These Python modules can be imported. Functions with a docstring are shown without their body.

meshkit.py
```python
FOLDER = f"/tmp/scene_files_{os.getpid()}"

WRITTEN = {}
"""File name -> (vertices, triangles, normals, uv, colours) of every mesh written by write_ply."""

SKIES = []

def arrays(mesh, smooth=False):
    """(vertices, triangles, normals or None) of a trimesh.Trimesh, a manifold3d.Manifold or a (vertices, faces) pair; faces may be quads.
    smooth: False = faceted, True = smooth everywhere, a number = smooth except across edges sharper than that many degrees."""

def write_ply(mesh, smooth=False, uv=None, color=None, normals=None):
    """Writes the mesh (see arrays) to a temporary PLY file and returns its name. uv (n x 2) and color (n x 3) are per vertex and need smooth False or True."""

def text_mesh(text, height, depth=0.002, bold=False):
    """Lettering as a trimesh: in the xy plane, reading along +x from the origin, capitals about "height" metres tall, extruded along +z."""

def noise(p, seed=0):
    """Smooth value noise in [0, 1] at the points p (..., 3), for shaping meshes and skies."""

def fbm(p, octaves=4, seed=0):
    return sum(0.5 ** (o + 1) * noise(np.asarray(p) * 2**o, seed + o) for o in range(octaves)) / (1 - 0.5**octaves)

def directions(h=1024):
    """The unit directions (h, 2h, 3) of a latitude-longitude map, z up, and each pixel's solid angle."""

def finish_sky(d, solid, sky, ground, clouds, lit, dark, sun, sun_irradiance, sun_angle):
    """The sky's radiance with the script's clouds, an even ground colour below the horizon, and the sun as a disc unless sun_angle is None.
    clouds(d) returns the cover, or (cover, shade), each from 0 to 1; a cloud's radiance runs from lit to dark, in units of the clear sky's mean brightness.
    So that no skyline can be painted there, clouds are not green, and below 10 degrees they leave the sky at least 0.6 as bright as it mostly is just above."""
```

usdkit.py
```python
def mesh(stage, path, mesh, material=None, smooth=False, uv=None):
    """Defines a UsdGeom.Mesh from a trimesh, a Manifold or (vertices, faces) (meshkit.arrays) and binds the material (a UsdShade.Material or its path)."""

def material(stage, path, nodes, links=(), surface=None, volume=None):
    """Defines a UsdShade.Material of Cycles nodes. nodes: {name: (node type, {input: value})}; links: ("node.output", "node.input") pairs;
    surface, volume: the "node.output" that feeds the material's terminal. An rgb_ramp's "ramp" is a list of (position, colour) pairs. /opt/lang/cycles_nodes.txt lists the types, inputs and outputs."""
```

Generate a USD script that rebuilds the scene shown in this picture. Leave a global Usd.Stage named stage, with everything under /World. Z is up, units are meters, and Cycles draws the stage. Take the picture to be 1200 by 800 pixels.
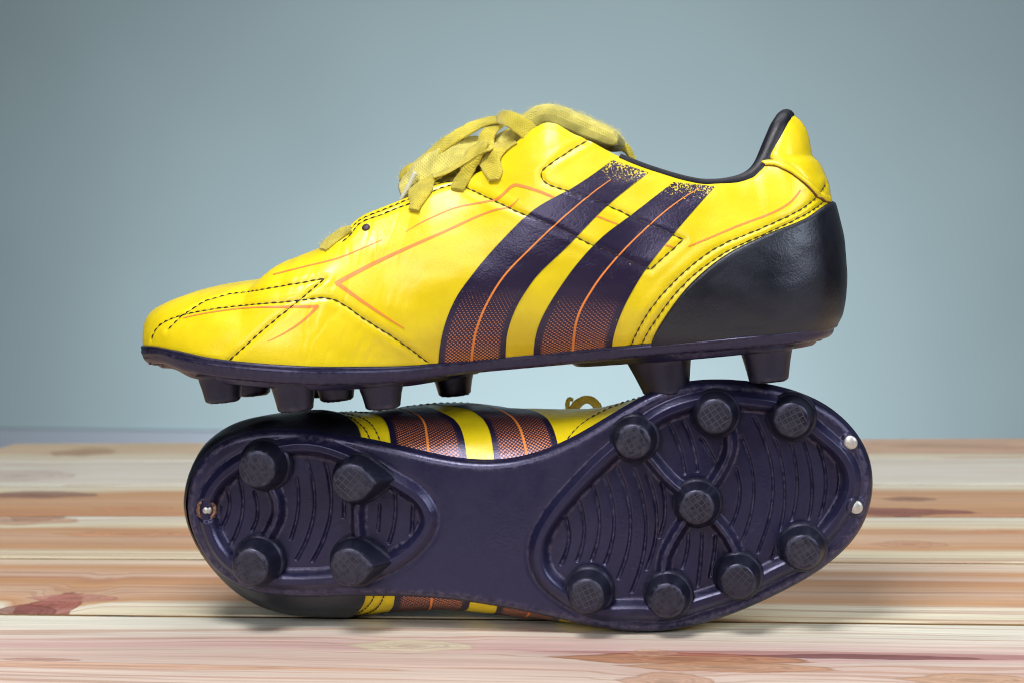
import math, random
import numpy as np, trimesh, usdkit
from scipy.interpolate import PchipInterpolator, LinearNDInterpolator, NearestNDInterpolator, splprep, splev, CubicSpline
from scipy.ndimage import map_coordinates, distance_transform_edt, gaussian_filter
from scipy.spatial import cKDTree
from shapely.geometry import Polygon
from pxr import Usd, UsdGeom, UsdLux, UsdShade, Gf, Sdf, Vt
from meshkit import fbm, noise

random.seed(7)
RNG = np.random.default_rng(7)
stage = Usd.Stage.CreateInMemory()
UsdGeom.SetStageUpAxis(stage, UsdGeom.Tokens.z)
UsdGeom.SetStageMetersPerUnit(stage, 1.0)
UsdGeom.Xform.Define(stage, '/World')

# ------------------------------------------------------------------ camera
FPX = 1943.0                      # focal length in pixels of a 1200 px wide picture
DIST = 0.68
YAW, PITCH, ROLL = math.atan(7.5e-5 * FPX), math.atan(120 / FPX), math.radians(1.32)
CAM = np.array([DIST * math.sin(YAW), -DIST * math.cos(YAW), 0.68 * 0.1645 / 0.9 * 1.315])
fw = np.array([-math.sin(YAW) * math.cos(PITCH), math.cos(YAW) * math.cos(PITCH), -math.sin(PITCH)])
r0 = np.cross(fw, [0, 0, 1.0]); r0 /= np.linalg.norm(r0)
u0 = np.cross(r0, fw)
UP = u0 * math.cos(ROLL) + r0 * math.sin(ROLL)
RT = r0 * math.cos(ROLL) - u0 * math.sin(ROLL)
cam = UsdGeom.Camera.Define(stage, '/World/camera')
m4 = Gf.Matrix4d(*[*RT, 0, *UP, 0, *(-fw), 0, *CAM, 1])
cam.AddTransformOp().Set(m4)
cam.CreateHorizontalApertureAttr(36.0)
cam.CreateVerticalApertureAttr(36.0 * 682 / 1024)
cam.CreateFocalLengthAttr(36.0 * FPX / 1200)
cam.CreateFStopAttr(16.0)
cam.CreateFocusDistanceAttr(0.675)
cam.CreateClippingRangeAttr(Gf.Vec2f(0.05, 50))
cam.CreateExposureAttr(0.12)

# ------------------------------------------------------------------ lamps (soft boxes of the little studio, and one light added for the wall)
def rect_light(name, pos, aim, w, h, power, color):
    l = UsdLux.RectLight.Define(stage, '/World/' + name)
    l.CreateWidthAttr(w); l.CreateHeightAttr(h); l.CreateIntensityAttr(power); l.CreateColorAttr(Gf.Vec3f(*color))
    p, a = np.array(pos, float), np.array(aim, float)
    z = p - a; z /= np.linalg.norm(z)
    x = np.cross([0, 0, 1.0], z)
    x = np.array([1.0, 0, 0]) if np.linalg.norm(x) < 1e-6 else x / np.linalg.norm(x)
    y = np.cross(z, x)
    l.AddTransformOp().Set(Gf.Matrix4d(*[*x, 0, *y, 0, *z, 0, *p, 1]))
rect_light('key_lamp', (-0.16, -0.50, 1.15), (0.0, 0.05, 0.08), 0.40, 0.40, 25.0, (1.0, 0.985, 0.96))
rect_light('front_lamp', (-0.38, -1.40, 0.68), (0.0, 0.0, 0.1), 0.7, 0.7, 4.6, (0.98, 0.98, 1.0))
rect_light('right_lamp', (1.0, -0.62, 0.70), (0.1, 0.0, 0.08), 0.5, 0.6, 7.5, (0.86, 0.92, 1.0))
rect_light('top_lamp', (0.1, 0.60, 1.6), (0.1, 0.35, 0.0), 1.4, 0.9, 2.3, (0.97, 0.985, 1.0))
rect_light('added_wall_light', (-0.28, 1.30, -0.42), (-0.32, 2.3, 0.22), 0.8, 0.3, 19.5, (1.0, 1.0, 1.0))  # added light hidden below the table edge, brightens the lower wall

# ------------------------------------------------------------------ pixel <-> space
def ray(px, py):
    px, py = np.broadcast_arrays(np.asarray(px, float), np.asarray(py, float))
    return fw + ((px - 600) / FPX)[..., None] * RT - ((py - 400) / FPX)[..., None] * UP
def at(px, py, Y):                # the point of the pixel's ray on the plane y = Y
    d = ray(px, py)
    return CAM + d * ((np.asarray(Y, float) - CAM[1]) / d[..., 1])[..., None]
def on_table(px, py):
    d = ray(px, py)
    return CAM + d * ((0.0 - CAM[2]) / d[..., 2])[..., None]
def to_px(p):
    v = np.asarray(p, float) - CAM
    k = v @ fw
    return 600 + FPX * (v @ RT) / k, 400 - FPX * (v @ UP) / k, k

# ------------------------------------------------------------------ scene helpers
used = {}
def numbered(path):
    n = used.get(path, 0); used[path] = n + 1
    return path if n == 0 else f'{path}_{n:03d}'
def setd(prim, **kw):
    for k, v in kw.items():
        if v is not None: prim.SetCustomDataByKey(k, v)
def thing(name, label, cat, group=None):
    x = UsdGeom.Xform.Define(stage, numbered('/World/' + name)).GetPrim()
    setd(x, label=label, category=cat, group=group)
    return x
def obj(name, mesh, mat, parent=None, smooth=True, uv=None, label=None, kind=None):
    base = parent.GetPath().pathString if parent is not None else '/World'
    p = usdkit.mesh(stage, numbered(base + '/' + name), mesh, mat, smooth=smooth, uv=uv).GetPrim()
    setd(p, label=label, kind=kind)
    return p
def grid_faces(n, m, flip=False):
    i = np.arange(n * m).reshape(n, m)
    a, b, c, d = i[:-1, :-1].ravel(), i[1:, :-1].ravel(), i[1:, 1:].ravel(), i[:-1, 1:].ravel()
    f = np.vstack([np.stack([a, b, c], 1), np.stack([a, c, d], 1)])
    return f[:, ::-1] if flip else f
def grid_mesh(P, flip=False):
    n, m = P.shape[:2]
    return trimesh.Trimesh(P.reshape(-1, 3), grid_faces(n, m, flip), process=False)
def grid_normals(P):
    a = np.gradient(P, axis=0); b = np.gradient(P, axis=1)
    n = np.cross(a, b)
    return n / np.maximum(np.linalg.norm(n, axis=-1, keepdims=True), 1e-12)
def resample(pts, n):
    pts = np.asarray(pts, float)
    s = np.r_[0, np.cumsum(np.linalg.norm(np.diff(pts, axis=0), axis=1))]
    t = np.linspace(0, s[-1], n)
    if len(pts) < 3: return np.stack([np.interp(t, s, pts[:, k]) for k in range(pts.shape[1])], 1)
    return PchipInterpolator(s, pts)(t)
def polyline(pts, n):             # sharp corners kept
    pts = np.asarray(pts, float)
    s = np.r_[0, np.cumsum(np.linalg.norm(np.diff(pts, axis=0), axis=1))]
    t = np.linspace(0, s[-1], n)
    return np.stack([np.interp(t, s, pts[:, k]) for k in range(pts.shape[1])], 1)
def spline(pts, n):
    pts = np.asarray(pts, float)
    s = np.r_[0, np.cumsum(np.linalg.norm(np.diff(pts, axis=0), axis=1))]
    return CubicSpline(s, pts)(np.linspace(0, s[-1], n))
def tube(path, r, k=10, flat=1.0, nrm=None, caps=True):
    path = np.asarray(path, float); n = len(path)
    r = np.broadcast_to(np.asarray(r, float), (n,))
    t = np.gradient(path, axis=0); t /= np.maximum(np.linalg.norm(t, axis=1, keepdims=True), 1e-12)
    if nrm is None:
        a = np.zeros_like(t); v = np.array([0.13, 0.2, 0.97])
        for i in range(n):
            v = v - t[i] * (v @ t[i]); v /= np.linalg.norm(v); a[i] = v
    else:
        a = nrm - t * np.sum(nrm * t, 1, keepdims=True); a /= np.maximum(np.linalg.norm(a, axis=1, keepdims=True), 1e-12)
    b = np.cross(t, a)
    ph = np.linspace(0, 2 * np.pi, k, endpoint=False)
    P = path[:, None] + r[:, None, None] * (np.cos(ph)[None, :, None] * a[:, None] * flat + np.sin(ph)[None, :, None] * b[:, None])
    V = P.reshape(-1, 3); i = np.arange(n * k).reshape(n, k); j = np.roll(i, -1, 1)
    F = [np.stack([i[:-1].ravel(), j[:-1].ravel(), j[1:].ravel()], 1), np.stack([i[:-1].ravel(), j[1:].ravel(), i[1:].ravel()], 1)]
    if caps:
        V = np.vstack([V, path[0], path[-1]])
        F += [np.stack([j[0], i[0], np.full(k, n * k)], 1), np.stack([i[-1], j[-1], np.full(k, n * k + 1)], 1)]
    F = np.vstack(F)
    return trimesh.Trimesh(V, F, process=False)
def orient(m):                    # outward faces for a closed mesh
    if m.volume < 0: m.invert()
    return m

# ------------------------------------------------------------------ materials
MAT = lambda n: '/World/Looks/' + n
def material(name, nodes, links, surface='p.BSDF'):
    return usdkit.material(stage, MAT(name), nodes, links, surface=surface)

def leather(name, color, rough, grain=1400.0, bump=0.25, var=0.12, spec=0.5, coat=0.0, tint=(1, 1, 1), sheen=0.0, dirt=None):
    n = {'g': ('geometry', {}),
         'v': ('voronoi_texture', {'scale': grain}) if False else ('noise_texture', {'scale': grain, 'detail': 3.0, 'roughness': 0.6}),
         'n2': ('noise_texture', {'scale': 60.0, 'detail': 4.0}),
         'n3': ('noise_texture', {'scale': grain * 0.35, 'detail': 2.0}),
         'ad': ('math', {'math_type': 'multiply_add', 'value2': 0.6}),
         'b': ('bump', {'strength': bump, 'distance': 0.0004}),
         'mr': ('map_range', {'from_min': 0.3, 'from_max': 0.7, 'to_min': 1 - var, 'to_max': 1 + var * 0.3, 'clamp': True}),
         'hs': ('hsv', {'color': color}),
         'rr': ('map_range', {'from_min': 0.3, 'from_max': 0.7, 'to_min': rough - 0.06, 'to_max': rough + 0.08, 'clamp': True}),
         'p': ('principled_bsdf', {'roughness': rough, 'specular_ior_level': spec, 'coat_weight': coat, 'coat_roughness': 0.25,
                                   'specular_tint': tint, 'sheen_weight': sheen, 'sheen_roughness': 0.5})}
    l = [('g.position', 'v.vector'), ('g.position', 'n2.vector'), ('g.position', 'n3.vector'), ('n3.fac', 'ad.value1'), ('v.fac', 'ad.value3'),
         ('ad.value', 'b.height'), ('b.normal', 'p.normal'),
         ('n2.fac', 'mr.value'), ('mr.result', 'hs.value'), ('hs.color', 'p.base_color'), ('n2.fac', 'rr.value'), ('rr.result', 'p.roughness')]
    return material(name, n, l)

YEL = (0.90, 0.695, 0.010)
INK = (0.012, 0.008, 0.032)
ORANGE = (0.75, 0.20, 0.04)
m_yellow = leather('yellow_leather', YEL, 0.31, bump=0.20, var=0.10, spec=0.6)
m_black = leather('black_leather', (0.010, 0.011, 0.020), 0.37, grain=1000, bump=0.34, var=0.4, spec=0.7, tint=(0.82, 0.88, 1.0))
m_bind = leather('binding_leather', (0.008, 0.008, 0.016), 0.38, grain=1600, bump=0.3, var=0.2, spec=0.45)
m_lining = leather('lining_cloth', (0.012, 0.012, 0.018), 0.7, grain=2200, bump=0.4, var=0.2)
m_orange = leather('orange_print', (0.89, 0.28, 0.05), 0.42, bump=0.15, var=0.1)
m_thread = leather('dark_thread', (0.035, 0.028, 0.012), 0.6, grain=3000, bump=0.2, var=0.2)

def sole_material(name, base, scuff, rough):
    n = {'g': ('geometry', {}),
         'n1': ('noise_texture', {'scale': 35.0, 'detail': 6.0, 'roughness': 0.65}),
         'n2': ('noise_texture', {'scale': 900.0, 'detail': 3.0}),
         'mp': ('mapping', {'scale': (260, 260, 1900), 'rotation': (0.0, 0.5, 0.0)}),
         'n4': ('noise_texture', {'scale': 1.0, 'detail': 3.0, 'roughness': 0.7}),
         's': ('map_range', {'from_min': 0.58, 'from_max': 0.78, 'to_min': 0.0, 'to_max': 0.6, 'clamp': True}),
         's2': ('map_range', {'from_min': 0.50, 'from_max': 0.75, 'to_min': 0.0, 'to_max': 1.0, 'clamp': True}),
         'mu': ('math', {'math_type': 'multiply'}),
         'c': ('mix_color', {'a': base, 'b': scuff}),
         'rr': ('map_range', {'from_min': 0.3, 'from_max': 0.7, 'to_min': rough - 0.08, 'to_max': rough + 0.14, 'clamp': True}),
         'b': ('bump', {'strength': 0.25, 'distance': 0.0003}),
         'p': ('principled_bsdf', {'specular_ior_level': 0.72, 'specular_tint': (0.68, 0.66, 1.0)})}
    l = [('g.position', 'n1.vector'), ('g.position', 'n2.vector'), ('g.position', 'mp.vector'), ('mp.vector', 'n4.vector'),
         ('n4.fac', 's.value'), ('n1.fac', 's2.value'), ('s.result', 'mu.value1'), ('s2.result', 'mu.value2'), ('mu.value', 'c.fac'),
         ('c.result', 'p.base_color'), ('n1.fac', 'rr.value'), ('rr.result', 'p.roughness'), ('n2.fac', 'b.height'), ('b.normal', 'p.normal')]
    n['at'] = ('attribute', {'attribute': 'wear'})
    n['n7'] = ('noise_texture', {'scale': 420.0, 'detail': 4.0, 'roughness': 0.7})
    n['w7'] = ('map_range', {'from_min': 0.42, 'from_max': 0.66, 'to_min': 0.0, 'to_max': 1.0, 'clamp': True})
    n['wm'] = ('math', {'math_type': 'multiply'})
    n['wc'] = ('mix_color', {'b': scuff})
    n['wr'] = ('math', {'math_type': 'multiply_add', 'value2': 0.35, 'use_clamp': True})
    l = [x for x in l if x not in (('c.result', 'p.base_color'), ('rr.result', 'p.roughness'))]
    l += [('g.position', 'n7.vector'), ('n7.fac', 'w7.value'), ('w7.result', 'wm.value1'), ('at.fac', 'wm.value2'), ('wm.value', 'wc.fac'), ('c.result', 'wc.a'), ('wc.result', 'p.base_color'),
          ('wm.value', 'wr.value1'), ('rr.result', 'wr.value3'), ('wr.value', 'p.roughness')]
    return material(name, n, l)
def wear(prim, w):
    UsdGeom.PrimvarsAPI(prim).CreatePrimvar('wear', Sdf.ValueTypeNames.FloatArray, 'vertex').Set(Vt.FloatArray.FromNumpy(np.asarray(w, np.float32).ravel()))
m_sole = sole_material('sole_plastic', (0.0105, 0.0105, 0.036), (0.14, 0.12, 0.17), 0.28)
m_stud = sole_material('stud_plastic', (0.005, 0.006, 0.014), (0.07, 0.07, 0.09), 0.34)

m_steel = material('rivet_steel', {'g': ('geometry', {}), 'n': ('noise_texture', {'scale': 700.0, 'detail': 3.0}),
    'r': ('map_range', {'from_min': 0.35, 'from_max': 0.7, 'to_min': 0.38, 'to_max': 0.6}), 'b': ('bump', {'strength': 0.3, 'distance': 0.0002}),
    'p': ('principled_bsdf', {'metallic': 1.0, 'base_color': (0.62, 0.62, 0.60)})},
    [('g.position', 'n.vector'), ('n.fac', 'r.value'), ('r.result', 'p.roughness'), ('n.fac', 'b.height'), ('b.normal', 'p.normal')])
m_rust = material('rusty_ring', {'g': ('geometry', {}), 'n': ('noise_texture', {'scale': 900.0, 'detail': 4.0}),
    'c': ('rgb_ramp', {'ramp': [(0.35, (0.05, 0.03, 0.025)), (0.55, (0.22, 0.10, 0.06)), (0.7, (0.35, 0.24, 0.18))]}), 'b': ('bump', {'strength': 0.8, 'distance': 0.0004}),
    'p': ('principled_bsdf', {'roughness': 0.8})},
    [('g.position', 'n.vector'), ('n.fac', 'c.fac'), ('c.color', 'p.base_color'), ('n.fac', 'b.height'), ('b.normal', 'p.normal')])

def weave(name, color, dark, scale=520.0):
    # uv: metres along and across the ribbon
    n = {'t': ('texture_coordinate', {}), 'g': ('geometry', {}),
         'mp': ('mapping', {'scale': (1.0, 1.0, 1.0), 'rotation': (0, 0, math.radians(38))}),
         'w1': ('wave_texture', {'scale': scale / 3.2, 'distortion': 1.2, 'detail': 2.0, 'detail_scale': 3.0}),
         'mp2': ('mapping', {'rotation': (0, 0, math.radians(-38))}),
         'w2': ('wave_texture', {'scale': scale / 3.2, 'distortion': 1.2, 'detail': 2.0, 'detail_scale': 3.0}),
         'mx': ('math', {'math_type': 'maximum'}), 'n': ('noise_texture', {'scale': 2200.0, 'detail': 3.0}),
         'n2': ('noise_texture', {'scale': 110.0, 'detail': 3.0}),
         'ad': ('math', {'math_type': 'multiply_add', 'value2': 0.8}),
         'm1': ('map_range', {'from_min': 0.3, 'from_max': 1.6, 'to_min': 0.0, 'to_max': 0.75, 'clamp': True}),
         'm2': ('map_range', {'from_min': 0.35, 'from_max': 0.65, 'to_min': 0.7, 'to_max': 1.1, 'clamp': True}),
         'c': ('mix_color', {'a': dark, 'b': color}), 'hs': ('hsv', {}),
         'b': ('bump', {'strength': 0.55, 'distance': 0.0004}),
         'p': ('principled_bsdf', {'roughness': 0.85, 'sheen_weight': 0.35, 'sheen_roughness': 0.4, 'specular_ior_level': 0.2})}
    l = [('t.UV', 'mp.vector'), ('t.UV', 'mp2.vector'), ('mp.vector', 'w1.vector'), ('mp2.vector', 'w2.vector'), ('w1.fac', 'mx.value1'), ('w2.fac', 'mx.value2'),
         ('g.position', 'n.vector'), ('g.position', 'n2.vector'), ('n.fac', 'ad.value1'), ('mx.value', 'ad.value3'), ('ad.value', 'm1.value'), ('m1.result', 'c.fac'),
         ('n2.fac', 'm2.value'), ('m2.result', 'hs.value'), ('c.result', 'hs.color'), ('hs.color', 'p.base_color'), ('ad.value', 'b.height'), ('b.normal', 'p.normal')]
    return material(name, n, l)
m_lace = weave('lace_weave', (0.82, 0.69, 0.085), (0.50, 0.40, 0.035), 1100.0)
m_tongue = weave('tongue_weave', (0.88, 0.80, 0.22), (0.66, 0.56, 0.11), 1300.0)
m_fuzz = material('lace_fuzz', {'p': ('principled_bsdf', {'base_color': (0.75, 0.68, 0.2), 'roughness': 0.9})}, [])
m_aglet = material('aglet_plastic', {'p': ('principled_bsdf', {'base_color': (0.85, 0.85, 0.72), 'roughness': 0.2, 'transmission_weight': 0.35, 'ior': 1.45})}, [])

def stripe_material(name, v0, v1, vtop):
    """uv: pixels across from the stripe's edge (u: 0..w, mirrored second coordinate in v): dots below v1 growing towards v0, yellow specks above vtop."""
    n = {'t': ('texture_coordinate', {}), 'x': ('separate_xyz', {}), 'g': ('geometry', {}),
         'su': ('math', {'math_type': 'multiply', 'value2': 2 * math.pi / 4.8}), 'sv': ('math', {'math_type': 'multiply', 'value2': 2 * math.pi / 4.8}),
         'siu': ('math', {'math_type': 'sine'}), 'siv': ('math', {'math_type': 'sine'}), 'dot': ('math', {'math_type': 'multiply'}),
         'thr': ('map_range', {'from_min': v0, 'from_max': v1, 'to_min': 0.08, 'to_max': 1.0, 'clamp': True}),
         'thr2': ('map_range', {'from_min': vtop, 'from_max': vtop + 40, 'to_min': 0.95, 'to_max': -0.1, 'clamp': True}),
         'd': ('math', {'math_type': 'subtract'}), 'dm': ('map_range', {'from_min': -0.06, 'from_max': 0.10, 'to_min': 0.0, 'to_max': 1.0, 'clamp': True}),
         'n5': ('noise_texture', {'scale': 1600.0, 'detail': 2.0}), 'n5m': ('map_range', {'from_min': 0.25, 'from_max': 0.75, 'to_min': -1.0, 'to_max': 1.0}),
         'd2': ('math', {'math_type': 'subtract'}), 'dm2': ('map_range', {'from_min': -0.05, 'from_max': 0.15, 'to_min': 0.0, 'to_max': 1.0, 'clamp': True}),
         'em1': ('map_range', {'from_min': 6.0, 'from_max': 9.0, 'to_min': 0.0, 'to_max': 1.0, 'clamp': True}),
         'dd': ('math', {'math_type': 'multiply'}),
         'c1': ('mix_color', {'a': INK, 'b': (0.72, 0.25, 0.07)}), 'c2': ('mix_color', {'b': YEL}),
         'n': ('noise_texture', {'scale': 1400.0, 'detail': 3.0}), 'n3': ('noise_texture', {'scale': 480.0, 'detail': 2.0}), 'ad': ('math', {'math_type': 'multiply_add', 'value2': 0.8}),
         'b': ('bump', {'strength': 0.32, 'distance': 0.0004}),
         'p': ('principled_bsdf', {'roughness': 0.32, 'specular_ior_level': 0.85, 'specular_tint': (0.74, 0.68, 1.0)})}
    l = [('t.UV', 'x.vector'), ('x.x', 'su.value1'), ('x.y', 'sv.value1'), ('su.value', 'siu.value1'), ('sv.value', 'siv.value1'),
         ('siu.value', 'dot.value1'), ('siv.value', 'dot.value2'), ('x.y', 'thr.value'), ('x.y', 'thr2.value'),
         ('dot.value', 'd.value1'), ('thr.result', 'd.value2'), ('d.value', 'dm.value'), ('g.position', 'n5.vector'), ('n5.fac', 'n5m.value'),
         ('n5m.result', 'd2.value1'), ('thr2.result', 'd2.value2'), ('d2.value', 'dm2.value'),
         ('x.z', 'em1.value'), ('dm.result', 'dd.value1'), ('em1.result', 'dd.value2'), ('dd.value', 'c1.fac'),
         ('c1.result', 'c2.a'), ('dm2.result', 'c2.fac'), ('c2.result', 'p.base_color'),
         ('g.position', 'n.vector'), ('g.position', 'n3.vector'), ('n3.fac', 'ad.value1'), ('n.fac', 'ad.value3'), ('ad.value', 'b.height'), ('b.normal', 'p.normal')]
    # the distance to the stripe's edges: pingpong of u at half the width (width given by a second primvar is not needed: stripes are about 80 px wide)
    n['em0'] = ('math', {'math_type': 'pingpong', 'value2': 39.0})
    l = [x for x in l if x != ('x.z', 'em1.value')] + [('x.x', 'em0.value1'), ('em0.value', 'em1.value')]
    return material(name, n, l)
m_stripe = stripe_material('stripe_print', 8.0, 100.0, 255.0)

# ------------------------------------------------------------------ wood
def wood(name, y0, y1, stops, knots, seed):
    """stops: colours across the plank from its near edge (0) to its far edge (1). knots: (x, y, half length, half width, colour, weight)."""
    n = {'g': ('geometry', {}), 'x': ('separate_xyz', {}),
         'v': ('map_range', {'from_min': y0, 'from_max': y1, 'to_min': 0.0, 'to_max': 1.0}),
         'mp': ('mapping', {'scale': (2.2, 13.0, 13.0), 'location': (seed * 1.7, seed * 0.9, 0)}),
         'n1': ('noise_texture', {'scale': 1.0, 'detail': 3.0, 'distortion': 0.4}),
         'wv': ('map_range', {'from_min': 0.2, 'from_max': 0.8, 'to_min': -0.07, 'to_max': 0.07}),
         'va': ('math', {'math_type': 'add'}),
         'mp4': ('mapping', {'scale': (2.6, 210.0, 210.0), 'location': (seed * 7.3, seed, 0)}), 'n4': ('noise_texture', {'scale': 1.0, 'detail': 2.0, 'distortion': 0.3}),
         'ln': ('map_range', {'from_min': 0.565, 'from_max': 0.61, 'to_min': 0.0, 'to_max': 0.55, 'clamp': True}), 'lc': ('mix_color', {'b': (0.50, 0.27, 0.18)}),
         'cx': ('combine_xyz', {}), 'yv': ('math', {'math_type': 'multiply_add', 'value2': y1 - y0, 'value3': y0}),
         'rp': ('rgb_ramp', {'ramp': stops}),
         'mp2': ('mapping', {'scale': (12.0, 640.0, 640.0), 'location': (seed * 3.1, 0, 0)}),
         'n2': ('noise_texture', {'scale': 1.0, 'detail': 4.0, 'roughness': 0.65}),
         'mp3': ('mapping', {'scale': (9.0, 120.0, 120.0), 'location': (seed * 5.1, 0, 0)}),
         'n3': ('noise_texture', {'scale': 1.0, 'detail': 3.0}),
         'g2': ('map_range', {'from_min': 0.3, 'from_max': 0.7, 'to_min': 0.78, 'to_max': 1.07, 'clamp': True}),
         'g3': ('map_range', {'from_min': 0.3, 'from_max': 0.7, 'to_min': 0.92, 'to_max': 1.05, 'clamp': True}),
         'gm': ('math', {'math_type': 'multiply'}), 'hs': ('hsv', {}),
         'b': ('bump', {'strength': 0.25, 'distance': 0.0004}),
         'p': ('principled_bsdf', {'roughness': 0.52, 'specular_ior_level': 0.35})}
    l = [('g.position', 'x.vector'), ('x.y', 'v.value'), ('g.position', 'mp.vector'), ('mp.vector', 'n1.vector'), ('n1.fac', 'wv.value'),
         ('v.result', 'va.value1'), ('va.value', 'rp.fac'),
         ('g.position', 'mp2.vector'), ('mp2.vector', 'n2.vector'), ('g.position', 'mp3.vector'), ('mp3.vector', 'n3.vector'),
         ('n2.fac', 'g2.value'), ('n3.fac', 'g3.value'), ('g2.result', 'gm.value1'), ('g3.result', 'gm.value2'), ('gm.value', 'hs.value'),
         ('n2.fac', 'b.height'), ('b.normal', 'p.normal')]
    l += [('va.value', 'yv.value1'), ('x.x', 'cx.x'), ('yv.value', 'cx.y'), ('cx.vector', 'mp4.vector'), ('mp4.vector', 'n4.vector'), ('n4.fac', 'ln.value'), ('ln.result', 'lc.fac'), ('rp.color', 'lc.a')]
    bends = 'wv.result'
    last = 'lc.result'
    for i, (kx, ky, hl, hw, col, wgt) in enumerate(knots):
        k = f'k{i}'
        dk = tuple(c * 0.74 for c in col); lt = tuple(min(0.8, c * 1.25 + 0.03) for c in col)
        n[k + 'm'] = ('mapping', {'mapping_type': 'texture', 'location': (kx, ky, 0), 'scale': (hl, hw, 1.0)})
        n[k + 'w'] = ('noise_texture', {'scale': 1.5, 'detail': 4.0})
        n[k + 'x'] = ('separate_xyz', {})
        n[k + 'xx'] = ('math', {'math_type': 'power', 'value2': 2.0}); n[k + 'xa'] = ('math', {'math_type': 'absolute'})
        n[k + 'ws'] = ('map_range', {'from_min': 0.2, 'from_max': 0.8, 'to_min': -0.45, 'to_max': 0.45}); n[k + 'yw'] = ('math', {'math_type': 'add'}); n[k + 'ya'] = ('math', {'math_type': 'absolute'})
        n[k + 'd'] = ('math', {'math_type': 'add'}); n[k + 'f'] = ('math', {'math_type': 'subtract', 'value1': 1.0})
        n[k + 'r'] = ('rgb_ramp', {'ramp': [(0.0, dk), (0.10, dk), (0.22, col), (0.42, lt), (0.55, col), (0.62, lt), (0.72, dk), (0.80, lt), (0.9, col), (1, dk)]})
        n[k + 's'] = ('map_range', {'from_min': 0.0, 'from_max': 0.14, 'to_min': 0.0, 'to_max': wgt, 'clamp': True})
        n[k + 'c'] = ('mix_color', {})
        n[k + 'lf'] = ('map_range', {'from_min': -2.0, 'from_max': 1.0, 'to_min': 0.0, 'to_max': 0.4 * hw / (y1 - y0), 'clamp': True, 'range_type': 'smoothstep'}); n[k + 'lb'] = ('math', {'math_type': 'add'})
        l += [('g.position', k + 'm.vector'), (k + 'm.vector', k + 'w.vector'), (k + 'm.vector', k + 'x.vector'), (k + 'x.x', k + 'xa.value1'), (k + 'xa.value', k + 'xx.value1'), (k + 'w.fac', k + 'ws.value'),
              (k + 'x.y', k + 'yw.value1'), (k + 'ws.result', k + 'yw.value2'), (k + 'yw.value', k + 'ya.value1'), (k + 'xx.value', k + 'd.value1'), (k + 'ya.value', k + 'd.value2'), (k + 'd.value', k + 'f.value2'),
              (k + 'f.value', k + 'r.fac'), (k + 'f.value', k + 's.value'), (k + 's.result', k + 'c.fac'), (k + 'r.color', k + 'c.b'), (last, k + 'c.a'),
              (k + 'f.value', k + 'lf.value'), (k + 'lf.result', k + 'lb.value1'), (bends, k + 'lb.value2')]
        last = k + 'c.result'; bends = k + 'lb.value'
    l += [(bends, 'va.value2'), (last, 'hs.color'), ('hs.color', 'p.base_color')]
    return material(name, n, l)

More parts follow.
